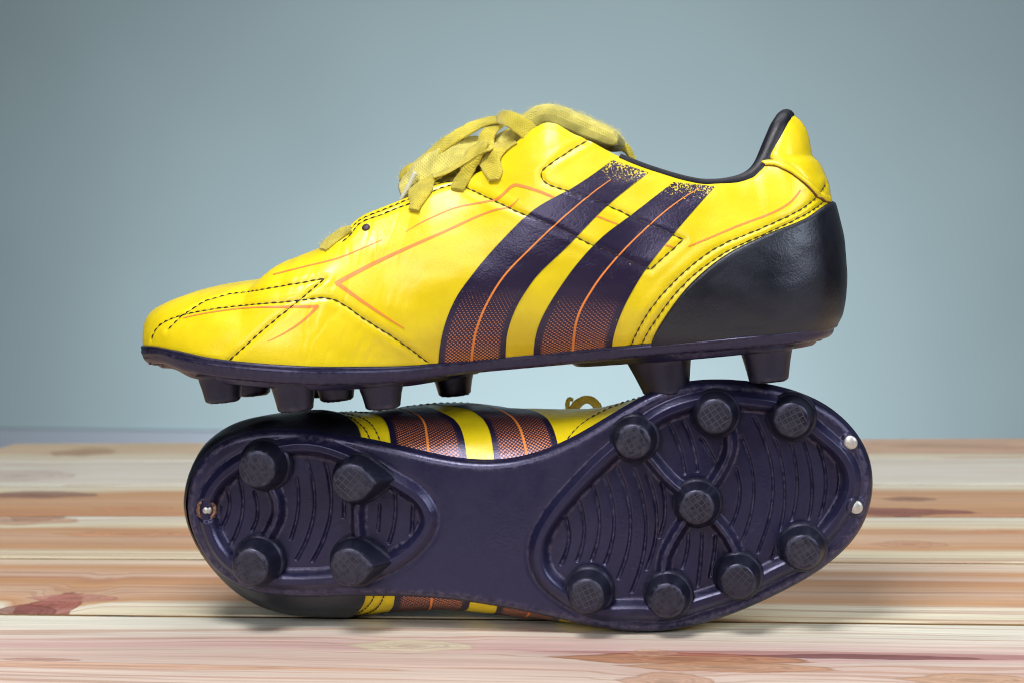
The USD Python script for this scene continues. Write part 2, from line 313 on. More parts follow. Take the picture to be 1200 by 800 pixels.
# ================================================================== SETTING
wall_y = 2.3
m_wall = material('wall_paint', {'g': ('geometry', {}), 'n': ('noise_texture', {'scale': 1.6, 'detail': 3.0}),
    'm': ('map_range', {'from_min': 0.3, 'from_max': 0.7, 'to_min': 0.93, 'to_max': 1.05}), 'h': ('hsv', {'color': (0.345, 0.46, 0.50)}), 'p': ('principled_bsdf', {'roughness': 0.7, 'specular_ior_level': 0.2})},
    [('g.position', 'n.vector'), ('n.fac', 'm.value'), ('m.result', 'h.value'), ('h.color', 'p.base_color')])
w = trimesh.creation.box([6.0, 0.06, 3.2]); w.apply_translation([-0.4, wall_y + 0.03, 0.8])
p = obj('wall', w, m_wall, smooth=False, kind='structure', label='plain blue grey painted wall behind the table')
m_skirt = material('skirting_paint', {'p': ('principled_bsdf', {'base_color': (0.36, 0.42, 0.50), 'roughness': 0.6})}, [])
sa, sb = at(-200, 501, wall_y - 0.03), at(700, 513, wall_y - 0.03)
sk = trimesh.creation.box([2.6, 0.006, 0.6])
ang = math.atan2(sb[2] - sa[2], sb[0] - sa[0])
sk.apply_translation([0.6, 0, -0.3]); sk.apply_transform(trimesh.transformations.rotation_matrix(-ang, [0, 1, 0])); sk.apply_translation([sa[0], wall_y - 0.004, sa[2]])
p = obj('skirting_board', sk, m_skirt, smooth=False, kind='structure', label='lavender grey skirting board low on the wall')

# ---- the table of planks
CREAM, PALE = (0.76, 0.67, 0.48), (0.77, 0.73, 0.62)
SAL, SAL2, PINK = (0.61, 0.335, 0.17), (0.55, 0.28, 0.15), (0.66, 0.43, 0.38)
seam_px = [729.5, 658.5, 604.5, 567.0, 536.0, 513.0]
seams = [on_table(1100, y)[1] for y in seam_px]
front = [seams[0] - 0.36, seams[0] - 0.18]
edges_y = front + seams
left_x = on_table(28, 517)[0]
table = thing('plank_table', 'pale cedar plank table top with pinkish streaks under both boots', 'table')
def tp(px, py): return on_table(px, py)[:2]
def kn(px, py, hl, hw, col, wgt):
    x, y = tp(px, py); return (x, y, hl, hw, col, wgt)
BROWN, RED, DARK = (0.42, 0.20, 0.11), (0.30, 0.07, 0.06), (0.09, 0.06, 0.07)
specs = [
 ([(0, PALE), (0.5, PINK), (1, PALE)], []),
 ([(0.0, PALE), (0.30, (0.73, 0.56, 0.47)), (0.50, (0.74, 0.60, 0.51)), (0.60, (0.68, 0.49, 0.42)), (0.655, (0.71, 0.57, 0.49)), (0.70, (0.64, 0.41, 0.38)), (0.76, (0.70, 0.51, 0.46)), (0.82, (0.74, 0.63, 0.54)), (0.90, PALE), (1, PALE)],
  [kn(795, 771, 0.055, 0.011, (0.40, 0.18, 0.09), 0.9), kn(763, 764, 0.012, 0.006, (0.62, 0.42, 0.28), 0.8), kn(850, 781, 0.045, 0.009, (0.47, 0.24, 0.13), 0.8), kn(1010, 769, 0.05, 0.0045, DARK, 0.85), kn(985, 767, 0.13, 0.006, RED, 0.55),
   kn(110, 779, 0.14, 0.005, (0.60, 0.34, 0.22), 0.75), kn(45, 772, 0.02, 0.003, (0.40, 0.2, 0.15), 0.7), kn(480, 756, 0.03, 0.012, (0.70, 0.60, 0.40), 0.6), kn(780, 797, 0.02, 0.014, (0.50, 0.28, 0.18), 0.7), kn(1140, 796, 0.03, 0.010, (0.52, 0.30, 0.18), 0.8)]),
 ([(0.0, CREAM), (0.17, (0.82, 0.76, 0.62)), (0.24, SAL), (0.40, (0.66, 0.45, 0.32)), (0.55, SAL), (0.62, SAL2), (0.68, (0.70, 0.50, 0.38)), (0.80, SAL), (0.9, (0.76, 0.62, 0.48)), (1, (0.74, 0.58, 0.44))],
  [kn(55, 711, 0.016, 0.035, RED, 0.85), kn(22, 716, 0.02, 0.016, (0.22, 0.06, 0.05), 0.8), kn(85, 700, 0.025, 0.010, (0.45, 0.18, 0.14), 0.7)]),
 ([(0.0, CREAM), (0.16, CREAM), (0.25, SAL), (0.5, (0.66, 0.45, 0.31)), (0.66, SAL), (0.74, CREAM), (1, PALE)],
  [kn(1065, 637, 0.022, 0.012, (0.48, 0.24, 0.14), 0.6), kn(150, 625, 0.05, 0.012, (0.55, 0.26, 0.13), 0.7), kn(45, 605, 0.02, 0.02, DARK, 0.6), kn(10, 609, 0.05, 0.02, (0.5, 0.25, 0.14), 0.7), kn(1180, 622, 0.03, 0.008, (0.55, 0.26, 0.13), 0.6)]),
 ([(0.0, SAL2), (0.2, SAL), (0.45, (0.64, 0.40, 0.24)), (0.72, SAL), (0.85, CREAM), (1, PALE)],
  [kn(1065, 584, 0.018, 0.010, (0.22, 0.10, 0.07), 0.7), kn(1030, 599, 0.06, 0.016, (0.22, 0.06, 0.05), 0.8), kn(40, 579, 0.05, 0.018, (0.25, 0.13, 0.10), 0.8), kn(155, 595, 0.03, 0.012, (0.55, 0.26, 0.13), 0.6)]),
 ([(0, PALE), (0.4, (0.78, 0.72, 0.64)), (1, PALE)], [kn(20, 557, 0.05, 0.03, (0.55, 0.45, 0.38), 0.6)]),
 ([(0, PALE), (0.3, CREAM), (0.5, (0.70, 0.54, 0.38)), (0.8, (0.72, 0.55, 0.36)), (1, (0.72, 0.58, 0.40))], [kn(97, 529, 0.03, 0.03, (0.4, 0.25, 0.15), 0.7), kn(1175, 524, 0.03, 0.015, (0.4, 0.25, 0.2), 0.6), kn(1100, 521, 0.20, 0.06, (0.60, 0.34, 0.24), 0.6)]),
]
GAP = 0.0058
for i in range(len(edges_y) - 1):
    y0, y1 = edges_y[i] + GAP / 2, edges_y[i + 1] - GAP / 2
    c, th = 0.0007, 0.022
    prof = [(y0 + c, 0), (y1 - c, 0), (y1 - 0.3 * c, -0.3 * c), (y1, -c), (y1, -th), (y0, -th), (y0, -c), (y0 + 0.3 * c, -0.3 * c)]
    x0, x1 = left_x + RNG.uniform(-0.001, 0.001), 1.0
    V = np.array([(x, y, z) for x in (x0, x1) for y, z in prof]); k = len(prof)
    F = []
    for j in range(k):
        a, b = j, (j + 1) % k
        F += [(a, b, b + k), (a, b + k, a + k)]
    for j in range(1, k - 1): F += [(0, j + 1, j), (k, k + j, k + j + 1)]
    mm = orient(trimesh.Trimesh(V, F, process=False))
    obj('plank', mm, wood(f'wood_{i}', y0, y1, specs[i][0], specs[i][1], i * 1.37 + 0.4), table, smooth=20)
m_joint_shade = material('joint_shade', {'g': ('geometry', {}), 'mp': ('mapping', {'scale': (30, 300, 300)}), 'n': ('noise_texture', {'scale': 1.0, 'detail': 3.0}),
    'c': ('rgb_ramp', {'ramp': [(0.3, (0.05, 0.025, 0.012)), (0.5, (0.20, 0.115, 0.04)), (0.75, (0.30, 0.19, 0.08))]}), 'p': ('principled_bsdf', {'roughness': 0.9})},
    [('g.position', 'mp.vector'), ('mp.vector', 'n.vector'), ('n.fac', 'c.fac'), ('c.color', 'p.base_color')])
for y_ in edges_y[1:-1]:  # dark brown strip added in each gap, painted as the shade between planks
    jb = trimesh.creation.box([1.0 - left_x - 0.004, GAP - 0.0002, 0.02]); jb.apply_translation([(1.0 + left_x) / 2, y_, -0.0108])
    obj('joint_shade_strip', jb, m_joint_shade, table, smooth=False)
bat = trimesh.creation.box([1.0 - left_x, edges_y[-1] - edges_y[0] - 0.02, 0.02]); bat.apply_translation([(1.0 + left_x) / 2 + 0.01, (edges_y[-1] + edges_y[0]) / 2, -0.0335])  # unseen dark board added under the planks to block light through the gaps
obj('added_light_block', bat, material('board_wood', {'p': ('principled_bsdf', {'base_color': (0.25, 0.14, 0.08), 'roughness': 0.8})}, []), table, smooth=False)

# ================================================================== THE BOOT
AX_PY = 600.0
heel0 = at(218, AX_PY, 0.0)
def can_B(px, py):                # pixel on the standing sole (plane y = 0) -> boot's own x, y
    p = at(px, py, 0.0)
    return p[..., 0] - heel0[0], p[..., 2] - heel0[2]
outline_px = [(218, 600), (221, 566), (230, 543), (244, 527), (270, 513), (305, 505.5), (357, 507), (410, 512.5), (466, 525), (515, 535), (560, 541), (600, 538.5), (656, 521), (703, 496), (744, 471.5), (765, 461),
    (798, 451.5), (831, 448.5), (868, 450), (909, 457), (951, 471), (979.5, 489), (1004, 512), (1018.5, 539), (1024.5, 567), (1022, 596), (1012, 624), (992, 653), (963, 674.5), (913.5, 700), (847.5, 727), (806, 737),
    (765, 740.5), (724, 738.5), (689, 733), (647, 723), (606, 714), (557, 706), (515, 701), (445, 698.5), (392, 699), (340, 700), (298, 694.5), (262, 678), (236, 650), (222, 622)]
ox, oy = can_B(*np.array(outline_px).T)
tck, _ = splprep([np.r_[ox, ox[0]], np.r_[oy, oy[0]]], s=1e-6, per=True)
cx, cy = splev(np.linspace(0, 1, 4000), tck)
cx, cy = np.array(cx), np.array(cy)
i0, i1 = np.argmin(cx), np.argmax(cx)
L = cx[i1] - cx[i0]; X0 = cx[i0]
def branch(a, b):
    idx = np.arange(a, b + 1 if b >= a else b + 1 + len(cx)) % len(cx)
    return cx[idx] - X0, cy[idx]
bm_ = branch(i0, i1) if cy[(i0 + 200) % 4000] > cy[i0] else branch(i1, i0)
bl_ = branch(i1, i0) if cy[(i0 + 200) % 4000] > cy[i0] else branch(i0, i1)
def mono(b):
    x, y = b
    o = np.argsort(x); x, y = x[o], y[o]
    k = np.r_[True, np.diff(x) > 1e-9]
    return x[k], y[k]
mxm, mym = mono(bm_); mxl, myl = mono(bl_)
ym = lambda x: np.interp(x, mxm, mym)
yl = lambda x: np.interp(x, mxl, myl)
fx = lambda pts, sc=1.0: PchipInterpolator(np.array([p[0] for p in pts]) / 806.0, np.array([p[1] for p in pts]) * sc)

# ---- where the standing boot is: the axis plane, its tilt and its scale
YA = 0.024
hp, bp = at(940, 404, YA - 0.028), at(400, 453, YA - 0.05)
TAU = math.atan2(hp[2] - bp[2], hp[0] - bp[0])
tA = np.array([-math.cos(TAU), 0, -math.sin(TAU)]); nA = np.array([-math.sin(TAU), 0, math.cos(TAU)]); mA = np.array([0, -1.0, 0])
toe, heel = at(171, 405, YA - 0.012), at(977, 388, YA)
KA = ((toe - heel) @ tA) / L
OA = heel + nA * (((bp - heel) @ nA))
OA[1] = YA
def placeA(p): return OA + KA * (p[..., :1] * tA + p[..., 1:2] * mA + p[..., 2:3] * nA)
def can_A(px, py, y):
    p = at(px, py, YA - np.asarray(y) * KA)
    d = (p - OA) / KA
    return d @ tA, d @ nA
def placeB(p): return np.array([heel0[0] + X0, 0, heel0[2]]) + np.stack([p[..., 0], p[..., 2], p[..., 1]], -1)

def trace_A(pts, yfun):           # pixel curve on boot A at sideways offset yfun(xi) -> x, z
    pts = np.array(pts, float)
    y = np.zeros(len(pts))
    for _ in range(4):
        x, z = can_A(pts[:, 0], pts[:, 1], y)
        y = yfun(np.clip(x / L, 0, 1))
    return x, z

# ---- control curves of the upper along xi = x / L (knots written in pixels of 806)
base_m = lambda xi: ym(xi * L) - 0.0012
base_l = lambda xi: yl(xi * L) + 0.0012
bul_m = fx([(0, 3), (30, 5), (60, 6), (120, 7), (200, 10), (280, 18), (340, 22), (400, 20), (450, 14), (500, 6), (540, 2), (600, .8), (700, 0.3), (806, 0)], 1e-3)
bul_l = fx([(0, 3), (30, 7), (60, 12), (120, 16.5), (200, 18), (280, 17.5), (350, 16), (420, 12.5), (480, 8), (540, 6), (600, 5.5), (700, 4), (806, 0)], 1e-3)
cen = fx([(0, 0), (100, 0), (300, 4), (500, 8), (612, 8), (700, 3), (806, -2)], 1e-3)
def gapf(xi):
    g = fx([(0, 0), (15, 9.5), (30, 14), (60, 20), (95, 25), (130, 27.5), (180, 28), (250, 25.5), (320, 21), (380, 17), (440, 13.5), (500, 11.5), (560, 8.5), (596, 4), (612, 0), (806, 0)], 1e-3)(xi)
    return np.maximum(g, 0)
zb_pts = [(171, 403), (178, 406), (200, 411), (250, 421.5), (330, 429), (400, 431), (500, 428), (600, 418.5), (700, 409), (760, 404), (850, 396), (930, 388), (977, 382)]
x, z = trace_A(zb_pts, lambda xi: ym(xi * L))
o = np.argsort(x); zb_ = PchipInterpolator(np.r_[-0.02, x[o][1:-1], L + 0.02], np.r_[z[o][1], z[o][1:-1], z[o][-2]])
zb = lambda xi: zb_(xi * L) - 0.0008
bot_pts = [(172, 419), (190, 428), (220, 438), (300, 449), (400, 453), (480, 449), (540, 441), (620, 433), (700, 426), (790, 418), (870, 411), (940, 404), (972, 398)]
x, z = trace_A(bot_pts, lambda xi: ym(xi * L) - 0.003)
o = np.argsort(x); zbot_ = PchipInterpolator(np.r_[-0.02, x[o][1:-1], L + 0.02], np.r_[z[o][1], z[o][1:-1], z[o][-2]])
hb_pts = [(977, 384), (984, 366), (988, 340), (988.5, 318), (986, 285), (980, 256), (974, 232), (971.5, 217), (967, 205), (960, 191), (951.5, 182), (949.5, 170), (945.5, 154), (938, 142), (931, 135)]
hx, hz = can_A(*np.array(hb_pts, float).T, 0.0)
xh = PchipInterpolator(np.r_[-0.05, hz, hz[-1] + 0.05], np.r_[hx[0], hx, hx[-1]])
def warp(xi, z): return xi * L + (1 - np.clip(xi, 0, 1)) ** 6 * xh(z)
edge_pts = [(172, 402.8), (173.2, 395), (175.5, 386), (180, 375.5), (187, 367), (205, 352), (222, 344), (240, 338.5), (275, 331), (300, 327.5), (311, 326), (318, 321), (326, 314), (338, 306), (352, 300), (378, 289), (395, 278), (407, 269), (418, 258.5), (430, 251), (444, 245), (458, 239.5), (479, 231), (510, 214), (535, 211), (563, 201), (584, 185), (605, 167),
            (625, 151), (640, 144), (650, 145), (668, 155), (692, 166), (720, 181), (745, 192), (770, 201), (800, 210), (830, 215), (860, 213), (880, 207), (891, 197), (899, 186), (910, 166), (921, 148), (928.5, 139.5)]
def edge_xi():
    pts = np.array(edge_pts, float)
    y = np.zeros(len(pts))
    for _ in range(5):
        x, z = can_A(pts[:, 0], pts[:, 1], y)
        lo, hi = np.zeros(len(x)), np.ones(len(x))
        for _ in range(50):
            mid = (lo + hi) / 2
            big = warp(mid, z) > x
            hi = np.where(big, mid, hi); lo = np.where(big, lo, mid)
        xi = (lo + hi) / 2
        y = np.where(xi > 0.76, cen(xi), cen(xi) + gapf(xi))
    return xi, z
exi, ez = edge_xi()
o = np.argsort(exi); exi, ez = exi[o], ez[o]
topz = can_A(931, 136, 0.0)[1]
kk = (exi > 0.012) & (exi < 0.9975)
zt_ = PchipInterpolator(np.r_[0, exi[kk], 1.0], np.r_[topz, ez[kk], zb(1.0) + 0.0002])
zt = lambda xi: np.maximum(zt_(xi), zb(xi) + 1e-4)
kq = fx([(0, 0.28), (60, 0.35), (150, 0.42), (250, 0.40), (330, 0.40), (450, 0.55), (600, 0.70), (700, 0.62), (806, 0.55)])
lift = fx([(0, -0.14), (100, -0.13), (220, -0.16), (330, -0.12), (450, -0.05), (560, 0.0), (806, 0.0)])
h2 = fx([(0, 0.52), (150, 0.50), (300, 0.50), (450, 0.55), (600, 0.66), (700, 0.78), (806, 0.85)])

def bez(Q, t):
    n = len(Q) - 1
    return sum(math.comb(n, i) * (1 - t) ** (n - i) * t ** i * Q[i] for i in range(n + 1))
def upper_grid(side, nx, nt, B=False):
    a = np.linspace(0, 1, nx)
    xi = (1 - np.cos(np.pi * a)) / 2 * 0.5 + a * 0.5
    xi = np.where(a < 0.06, 0.0, xi); a2 = np.linspace(0, 1, nx)
    xi = 0.55 * a2 + 0.45 * (1 - np.cos(np.pi * a2)) / 2
    # quadratic ends so that the round heel and toe stay smooth
    e = 0.05
    xi = np.where(a2 < e, xi[np.searchsorted(a2, e)] * (a2 / e) ** 1.8, xi)
    e1 = 1 - e; k1 = 1 - xi[np.searchsorted(a2, e1)]
    xi = np.where(a2 > e1, 1 - k1 * ((1 - a2) / e) ** 1.8, xi)
    xi = np.maximum.accumulate(np.clip(xi, 0, 1))
    t = np.linspace(0, 1, nt)[None]
    X = xi[:, None]
    s = 1 if side > 0 else -1
    b0 = base_m(X) if s > 0 else base_l(X)
    bu = (bul_m(X) if s > 0 else bul_l(X)) * np.minimum(1, np.sqrt(np.maximum(0, np.minimum(X, 1 - X) / 0.03)))
    wb = b0 + s * bu
    g = gapf(X); c = cen(X)
    shrink = np.minimum(1, np.sqrt(np.maximum(0, 1 - X) / 0.04)) * np.minimum(1, np.sqrt(np.maximum(0, X) / 0.02))
    mid0 = (base_m(X) + base_l(X)) / 2
    c = mid0 + (c - mid0) * shrink
    top = c + s * g * np.minimum(1, (np.abs(wb - c) / np.maximum(g, 1e-9)) * 0.92)
    H = zt(X) - zb(X)
    q = [(b0, zb(X)), (b0 + s * bu * 0.95, zb(X) + 0.16 * H), (wb + s * bu * 0.35, zb(X) + h2(X) * H), (top + kq(X) * (wb - top), zt(X) + lift(X) * H), (top, zt(X))]
    y = bez([k[0] + 0 * t for k in q], t); z = bez([k[1] + 0 * t for k in q], t)
    x = warp(X + 0 * t, z)
    P = np.stack([x, y, z], -1)
    return xi, P

class Upper:
    """One side of one boot's upper: a fine grid over (xi, t)."""
    def __init__(self, side, place, nx, nt, mirror):
        self.side, self.place, self.mirror = side, place, mirror
        self.xi, P = upper_grid(side, nx, nt)
        self.nx, self.nt = nx, nt
        N = grid_normals(P) * (-side)
        self.flip0 = None
        q = P * 28.0
        am = np.clip(np.minimum(self.xi, 1 - self.xi) / 0.05, 0, 1)[:, None]
        tt = np.linspace(0, 1, nt)[None]
        am = am * np.clip(tt / 0.1, 0, 1) * np.clip((1 - tt) / 0.06, 0, 1)
        P = P + N * ((fbm(q + side, 3, 5) - 0.5) * 0.0026 * am)[..., None]
        q2 = P * np.array([60.0, 60.0, 130.0])
        P = P + N * ((fbm(q2, 2, 9) - 0.5) * 0.0005 * am)[..., None]
        wx = np.exp(-((self.xi - 0.66) / 0.085) ** 2)[:, None] * am
        q3 = P @ np.array([[0.94, 0, 0.34], [0, 1, 0], [-0.34, 0, 0.94]]).T * np.array([190.0, 30.0, 34.0])
        cr = np.abs(fbm(q3, 2, 17) - 0.5) * 2
        P = P - N * (np.exp(-(cr / 0.10) ** 2) * 0.00020 * wx)[..., None]
        self.P = P; self.finish()
    def finish(self):
        self.N = grid_normals(self.P)
        c = self.P.mean((0, 1)) * np.array([1, 0, 1])
        i = self.nx // 2, self.nt // 3
        if (self.N[i][1]) * self.side < 0: self.N = -self.N
    def frac(self, xi, t):
        return np.interp(xi, self.xi, np.arange(self.nx)), np.asarray(t) * (self.nt - 1)
    def local(self, xi, t, off=0.0):
        a = np.stack(np.broadcast_arrays(*self.frac(xi, t)), 0)
        p = np.stack([map_coordinates(self.P[..., k], a, order=1, mode='nearest') for k in range(3)], -1)
        n = np.stack([map_coordinates(self.N[..., k], a, order=1, mode='nearest') for k in range(3)], -1)
        n /= np.maximum(np.linalg.norm(n, axis=-1, keepdims=True), 1e-9)
        return p + n * np.asarray(off)[..., None] if np.ndim(off) else p + n * off
    def at(self, xi, t, off=0.0): return self.place(self.local(xi, t, off))
    def pucker(self, lines, depth=0.00042):
        pts = np.vstack([self.local(l[:, 0], l[:, 1]) for l in lines])
        d, _ = cKDTree(pts).query(self.P.reshape(-1, 3), distance_upper_bound=0.008)
        d = d.reshape(self.P.shape[:2])
        h = -depth * np.exp(-(d / 0.0009) ** 2) + depth * 0.35 * np.exp(-((d - 0.0028) / 0.0014) ** 2)
        self.P = self.P + self.N * np.where(np.isfinite(d), h, 0)[..., None]
        self.finish()

uA = Upper(+1, placeA, 620, 240, False)
# pixels -> (xi, t) on the near side of the standing boot
_xi, _P = uA.xi, uA.P
gx, gt = np.meshgrid(uA.xi, np.linspace(0, 1, uA.nt), indexing='ij')
sub = (slice(None, None, 3), slice(None, None, 2))
W = placeA(uA.P)[sub]; NW = (uA.N[..., :1] * tA + uA.N[..., 1:2] * mA + uA.N[..., 2:3] * nA)[sub]
vis = np.sum(NW * (CAM - W), -1) > -0.02
qx, qy, _ = to_px(W)
pp = np.stack([qx[vis], qy[vis]], 1)
vals = np.stack([gx[sub][vis], gt[sub][vis], W[vis][:, 1]], 1)
lin, near = LinearNDInterpolator(pp, vals), NearestNDInterpolator(pp, vals)
def surf(pts):                    # pixel points -> (xi, t)
    pts = np.asarray(pts, float)
    v = lin(pts); bad = np.isnan(v[..., 0])
    if bad.any(): v[bad] = near(pts[bad])
    return v[..., :2]
def surf_Y(pts):
    pts = np.asarray(pts, float)
    return lin(pts)[..., 2]

# ---- the marks, in pixels of the standing boot
ST1L = [(513.5, 429), (515, 410), (520, 385), (533, 352), (556, 319), (590, 280), (627.5, 245), (676, 217.5), (717.5, 188)]
ST1R = [(592, 420), (593, 400), (599, 375), (624, 330), (665, 289), (710, 243), (735, 222), (760, 203)]
ST2L = [(624.5, 416), (626, 400), (631, 382.5), (661, 330), (702.5, 281), (744, 249), (789, 214)]
ST2R = [(716.5, 410), (719, 395), (725, 375), (747.5, 330), (785, 280), (819, 240), (838, 219)]
OR1 = [(552, 424), (556, 395), (562, 375), (586, 330), (624, 289), (665, 251), (699, 223), (716, 211)]
OR2 = [(671, 412), (673, 390), (677, 372), (695, 337.5), (721, 304), (759, 266), (792.5, 238), (820, 221)]
LINES = [([(393, 333), (440, 308), (520, 272), (575, 248), (600, 241), (608, 233)], [7.5, 6, 4, 3, 2.5, 1.2]),
         ([(394, 331), (430, 357), (474, 385)], [7, 5, 1.5]),
         ([(475, 272), (500, 258), (540, 242), (568, 237), (583, 233), (605, 217), (612, 218.5), (649, 232)], [1, 2, 2.5, 3, 4, 5, 5, 4]),
         ([(320, 322), (355, 313), (395, 303), (425, 291), (448, 281)], [2.5, 2, 2.5, 2, 1]),
         ([(215, 373), (250, 366), (300, 360.5), (372, 359.5)], [2, 2.2, 2.6, 5]),
         ([(373, 358), (352, 378), (313, 400)], [5, 3, 1]),
         ([(807, 289), (860, 267), (924, 239), (938, 223)], [2.2, 3.5, 3.5, 2.2]),
         ([(698, 253), (724, 263)], [3, 2]), ([(776, 286), (789, 290)], [3, 2])]
COUNTER = [(761, 408), (766, 394), (780, 370), (808, 334), (852, 298), (900, 274), (944, 256), (966, 241), (975, 236)]
def seam_rows(): return None
STITCH = [[(196, 386), (212, 370), (240, 352), (268, 344), (300, 340), (380, 326)], [(380, 326), (350, 352), (325, 372), (296, 397), (268, 422)],
          [(177, 398), (182, 386), (194, 376), (230, 365), (290, 357), (340, 353), (380, 349), (432, 377), (502, 425)],
          [(545, 219), (605, 247.5), (650, 266), (702, 291), (762.5, 316)], [(762.5, 316), (801, 280.5)], [(801, 280.5), (759, 262.5), (710, 240), (660, 222), (642.5, 216), (635, 209), (634, 203), (639, 197), (660, 182), (688, 165)],
          [(738, 409), (742, 399), (760, 366), (792, 328), (840, 290), (900, 264), (944, 242), (960, 228), (968, 216)], [(750, 408), (754, 399), (772, 370), (800, 335), (848, 297), (904, 270.5), (948, 249), (970, 233)],
          [(394, 281.5), (410, 268.6), (419.5, 259), (430, 253.2), (447.5, 246.2), (465, 239), (481, 232), (510, 216), (530, 211.5)], [(400, 283), (410, 275), (419.5, 263), (430, 257), (447.5, 251), (465, 243.5), (481, 238), (514, 221), (531, 216)],
          [(899, 186), (912, 189), (928, 197), (944, 209), (962, 227)]]
TABSEAM = [(894, 193), (906, 192), (920, 197), (944, 214), (960, 229), (971, 234)]

st_xt = [surf(polyline(s, 260) if k in (0, 3) else resample(s, 260)) for k, s in enumerate(STITCH)]
st_xt_B = st_xt[6:8]
uA.pucker(st_xt)
uAl = Upper(-1, placeA, 320, 110, True)
uB = Upper(+1, placeB, 460, 160, True)
uBl = Upper(-1, placeB, 460, 160, True)
DXI = 0.002                      # the other boot's marks sit a little nearer its heel
DXC = 0.013
sh = lambda xt: np.stack([xt[..., 0] + DXC, xt[..., 1]], -1)
for u in (uB, uBl): u.pucker([sh(s) for s in st_xt_B])
uAl.pucker(st_xt[6:8])

def strip(L_, R_, n, m, round_ends=False):
    a, b = resample(L_, n), resample(R_, n)
    w = np.linspace(0, 1, m)[None, :, None]
    return a[:, None] * (1 - w) + b[:, None] * w
def width_strip(pts, widths, n=80, sharp=False):
    c = (polyline if sharp else resample)(pts, n)
    s0 = np.r_[0, np.cumsum(np.linalg.norm(np.diff(np.array(pts, float), axis=0), axis=1))]
    wd = np.interp(np.linspace(0, s0[-1], n), s0, widths) / 2 * 0.68
    t = np.gradient(c, axis=0); t /= np.linalg.norm(t, axis=1, keepdims=True)
    nn = np.stack([-t[:, 1], t[:, 0]], 1)
    return np.stack([c + nn * wd[:, None], c, c - nn * wd[:, None]], 1)

def put(u, xt, off, name, mat, parent, uv=None, label=None, edge=None):
    P = u.at(xt[..., 0], xt[..., 1], off)
    g = grid_normals(P)
    nw = u.at(xt[..., 0], xt[..., 1], off + 0.001) - P
    flip = np.sum(g * nw) < 0
    return obj(name, grid_mesh(P, flip), mat, parent, uv=uv, label=label)

def stitches(u, xt, rad=0.00025, pitch=0.0031):
    c = u.local(xt[:, 0], xt[:, 1])
    s = np.r_[0, np.cumsum(np.linalg.norm(np.diff(c, axis=0), axis=1))]
    n = max(3, int(s[-1] / pitch)); out = []
    for k in range(n):
        a, b = (k + 0.06) * s[-1] / n, (k + 0.90) * s[-1] / n
        tt = np.linspace(a, b, 5)
        xi, t = np.interp(tt, s, xt[:, 0]), np.interp(tt, s, xt[:, 1])
        off = np.array([-0.0003, 0.00018, 0.0003, 0.00018, -0.0003])
        p = u.at(xi, t, off)
        p += RNG.normal(0, 0.00006, (1, 3))
        out.append(orient(tube(p, np.array([0.55, 1, 1.1, 1, 0.55]) * rad * KA, 6)))
    out.append(orient(tube(u.at(np.interp(np.linspace(0, s[-1], 160), s, xt[:, 0]), np.interp(np.linspace(0, s[-1], 160), s, xt[:, 1]), -0.00008), 0.00018, 5)))
    return trimesh.util.concatenate(out)

def stripe_on(u, Lx, Rx, boot, n=150, m=16, dx=0.0, label=None):
    S = strip(Lx, Rx, n, m)
    xt = surf(S.reshape(-1, 2)).reshape(n, m, 2)
    xt[..., 0] += dx
    # run down to the sole
    k = np.linspace(0, 1, n)[:, None]
    t0 = xt[0, :, 1][None]
    xt[..., 1] = np.where(k < 0.12, xt[..., 1] - t0 * np.clip(1 - k / 0.12, 0, 1), xt[..., 1])
    P = u.at(xt[..., 0], xt[..., 1], 0.00022)
    mid = P[:, m // 2]; s = np.r_[0, np.cumsum(np.linalg.norm(np.diff(mid, axis=0), axis=1))]; s = s / s[-1] * 290.0
    wd = np.linspace(0, 78, m)
    uv = np.stack(np.broadcast_arrays(wd[None], s[:, None]), -1).reshape(-1, 2)
    put(u, xt, 0.00022, 'stripe', m_stripe, boot, uv=uv, label=label)

# ---- outsole relief of the standing sole, in pixels of the photograph
RES = 2
GX0, GX1, GY0, GY1 = 205, 1040, 435, 755
hgt = np.zeros(((GY1 - GY0) * RES, (GX1 - GX0) * RES))
yy, xx = np.mgrid[0:hgt.shape[0], 0:hgt.shape[1]]; PXg, PYg = GX0 + xx / RES, GY0 + yy / RES
def dist_line(pts, closed=False, n=400):
    pts = np.array(pts, float)
    if closed: pts = np.vstack([pts, pts[:1]])
    c = spline(pts, n) if len(pts) > 2 else polyline(pts, n)
    d, i = cKDTree(c).query(np.stack([PXg.ravel(), PYg.ravel()], 1), distance_upper_bound=45)
    d = np.where(np.isfinite(d), d, 45)
    return d.reshape(hgt.shape), np.clip(i, 0, n - 1).reshape(hgt.shape) / (n - 1.0)
def inside(pts):
    from matplotlib.path import Path as _P
    return _P(pts).contains_points(np.stack([PXg.ravel(), PYg.ravel()], 1)).reshape(hgt.shape)
def sm(a, b, x):
    k = np.clip((x - a) / (b - a), 0, 1); return k * k * (3 - 2 * k)
def in_poly(pts):
    c = spline(np.vstack([pts, pts[:1]]), 300)
    x, y = PXg, PYg; ins = np.zeros(hgt.shape, bool)
    for (xa, ya), (xb, yb) in zip(c[:-1], c[1:]):
        k = ((ya > y) != (yb > y)); 
        ins ^= k & (x < (xb - xa) * (y - ya) / ((yb - ya) if abs(yb - ya) > 1e-9 else 1e-9) + xa)
    return ins
heel_ring = [(241, 598), (250, 571), (272, 549), (305, 532), (365, 523), (424, 543), (467, 566), (494, 586), (503, 606), (492, 632), (465, 655), (424, 672), (362, 680), (302, 675), (266, 655), (247, 625)]
fore_ring = [(746, 507), (711, 535), (672, 574), (643, 611), (631, 644), (639, 674), (664, 696), (700, 713), (742, 715), (785, 716), (819, 707), (867, 693), (905, 675), (945, 655), (979, 620), (996, 592), (1001, 567), (994, 545), (979, 527), (955, 506), (930, 484), (886, 472), (840, 469), (795, 477)]
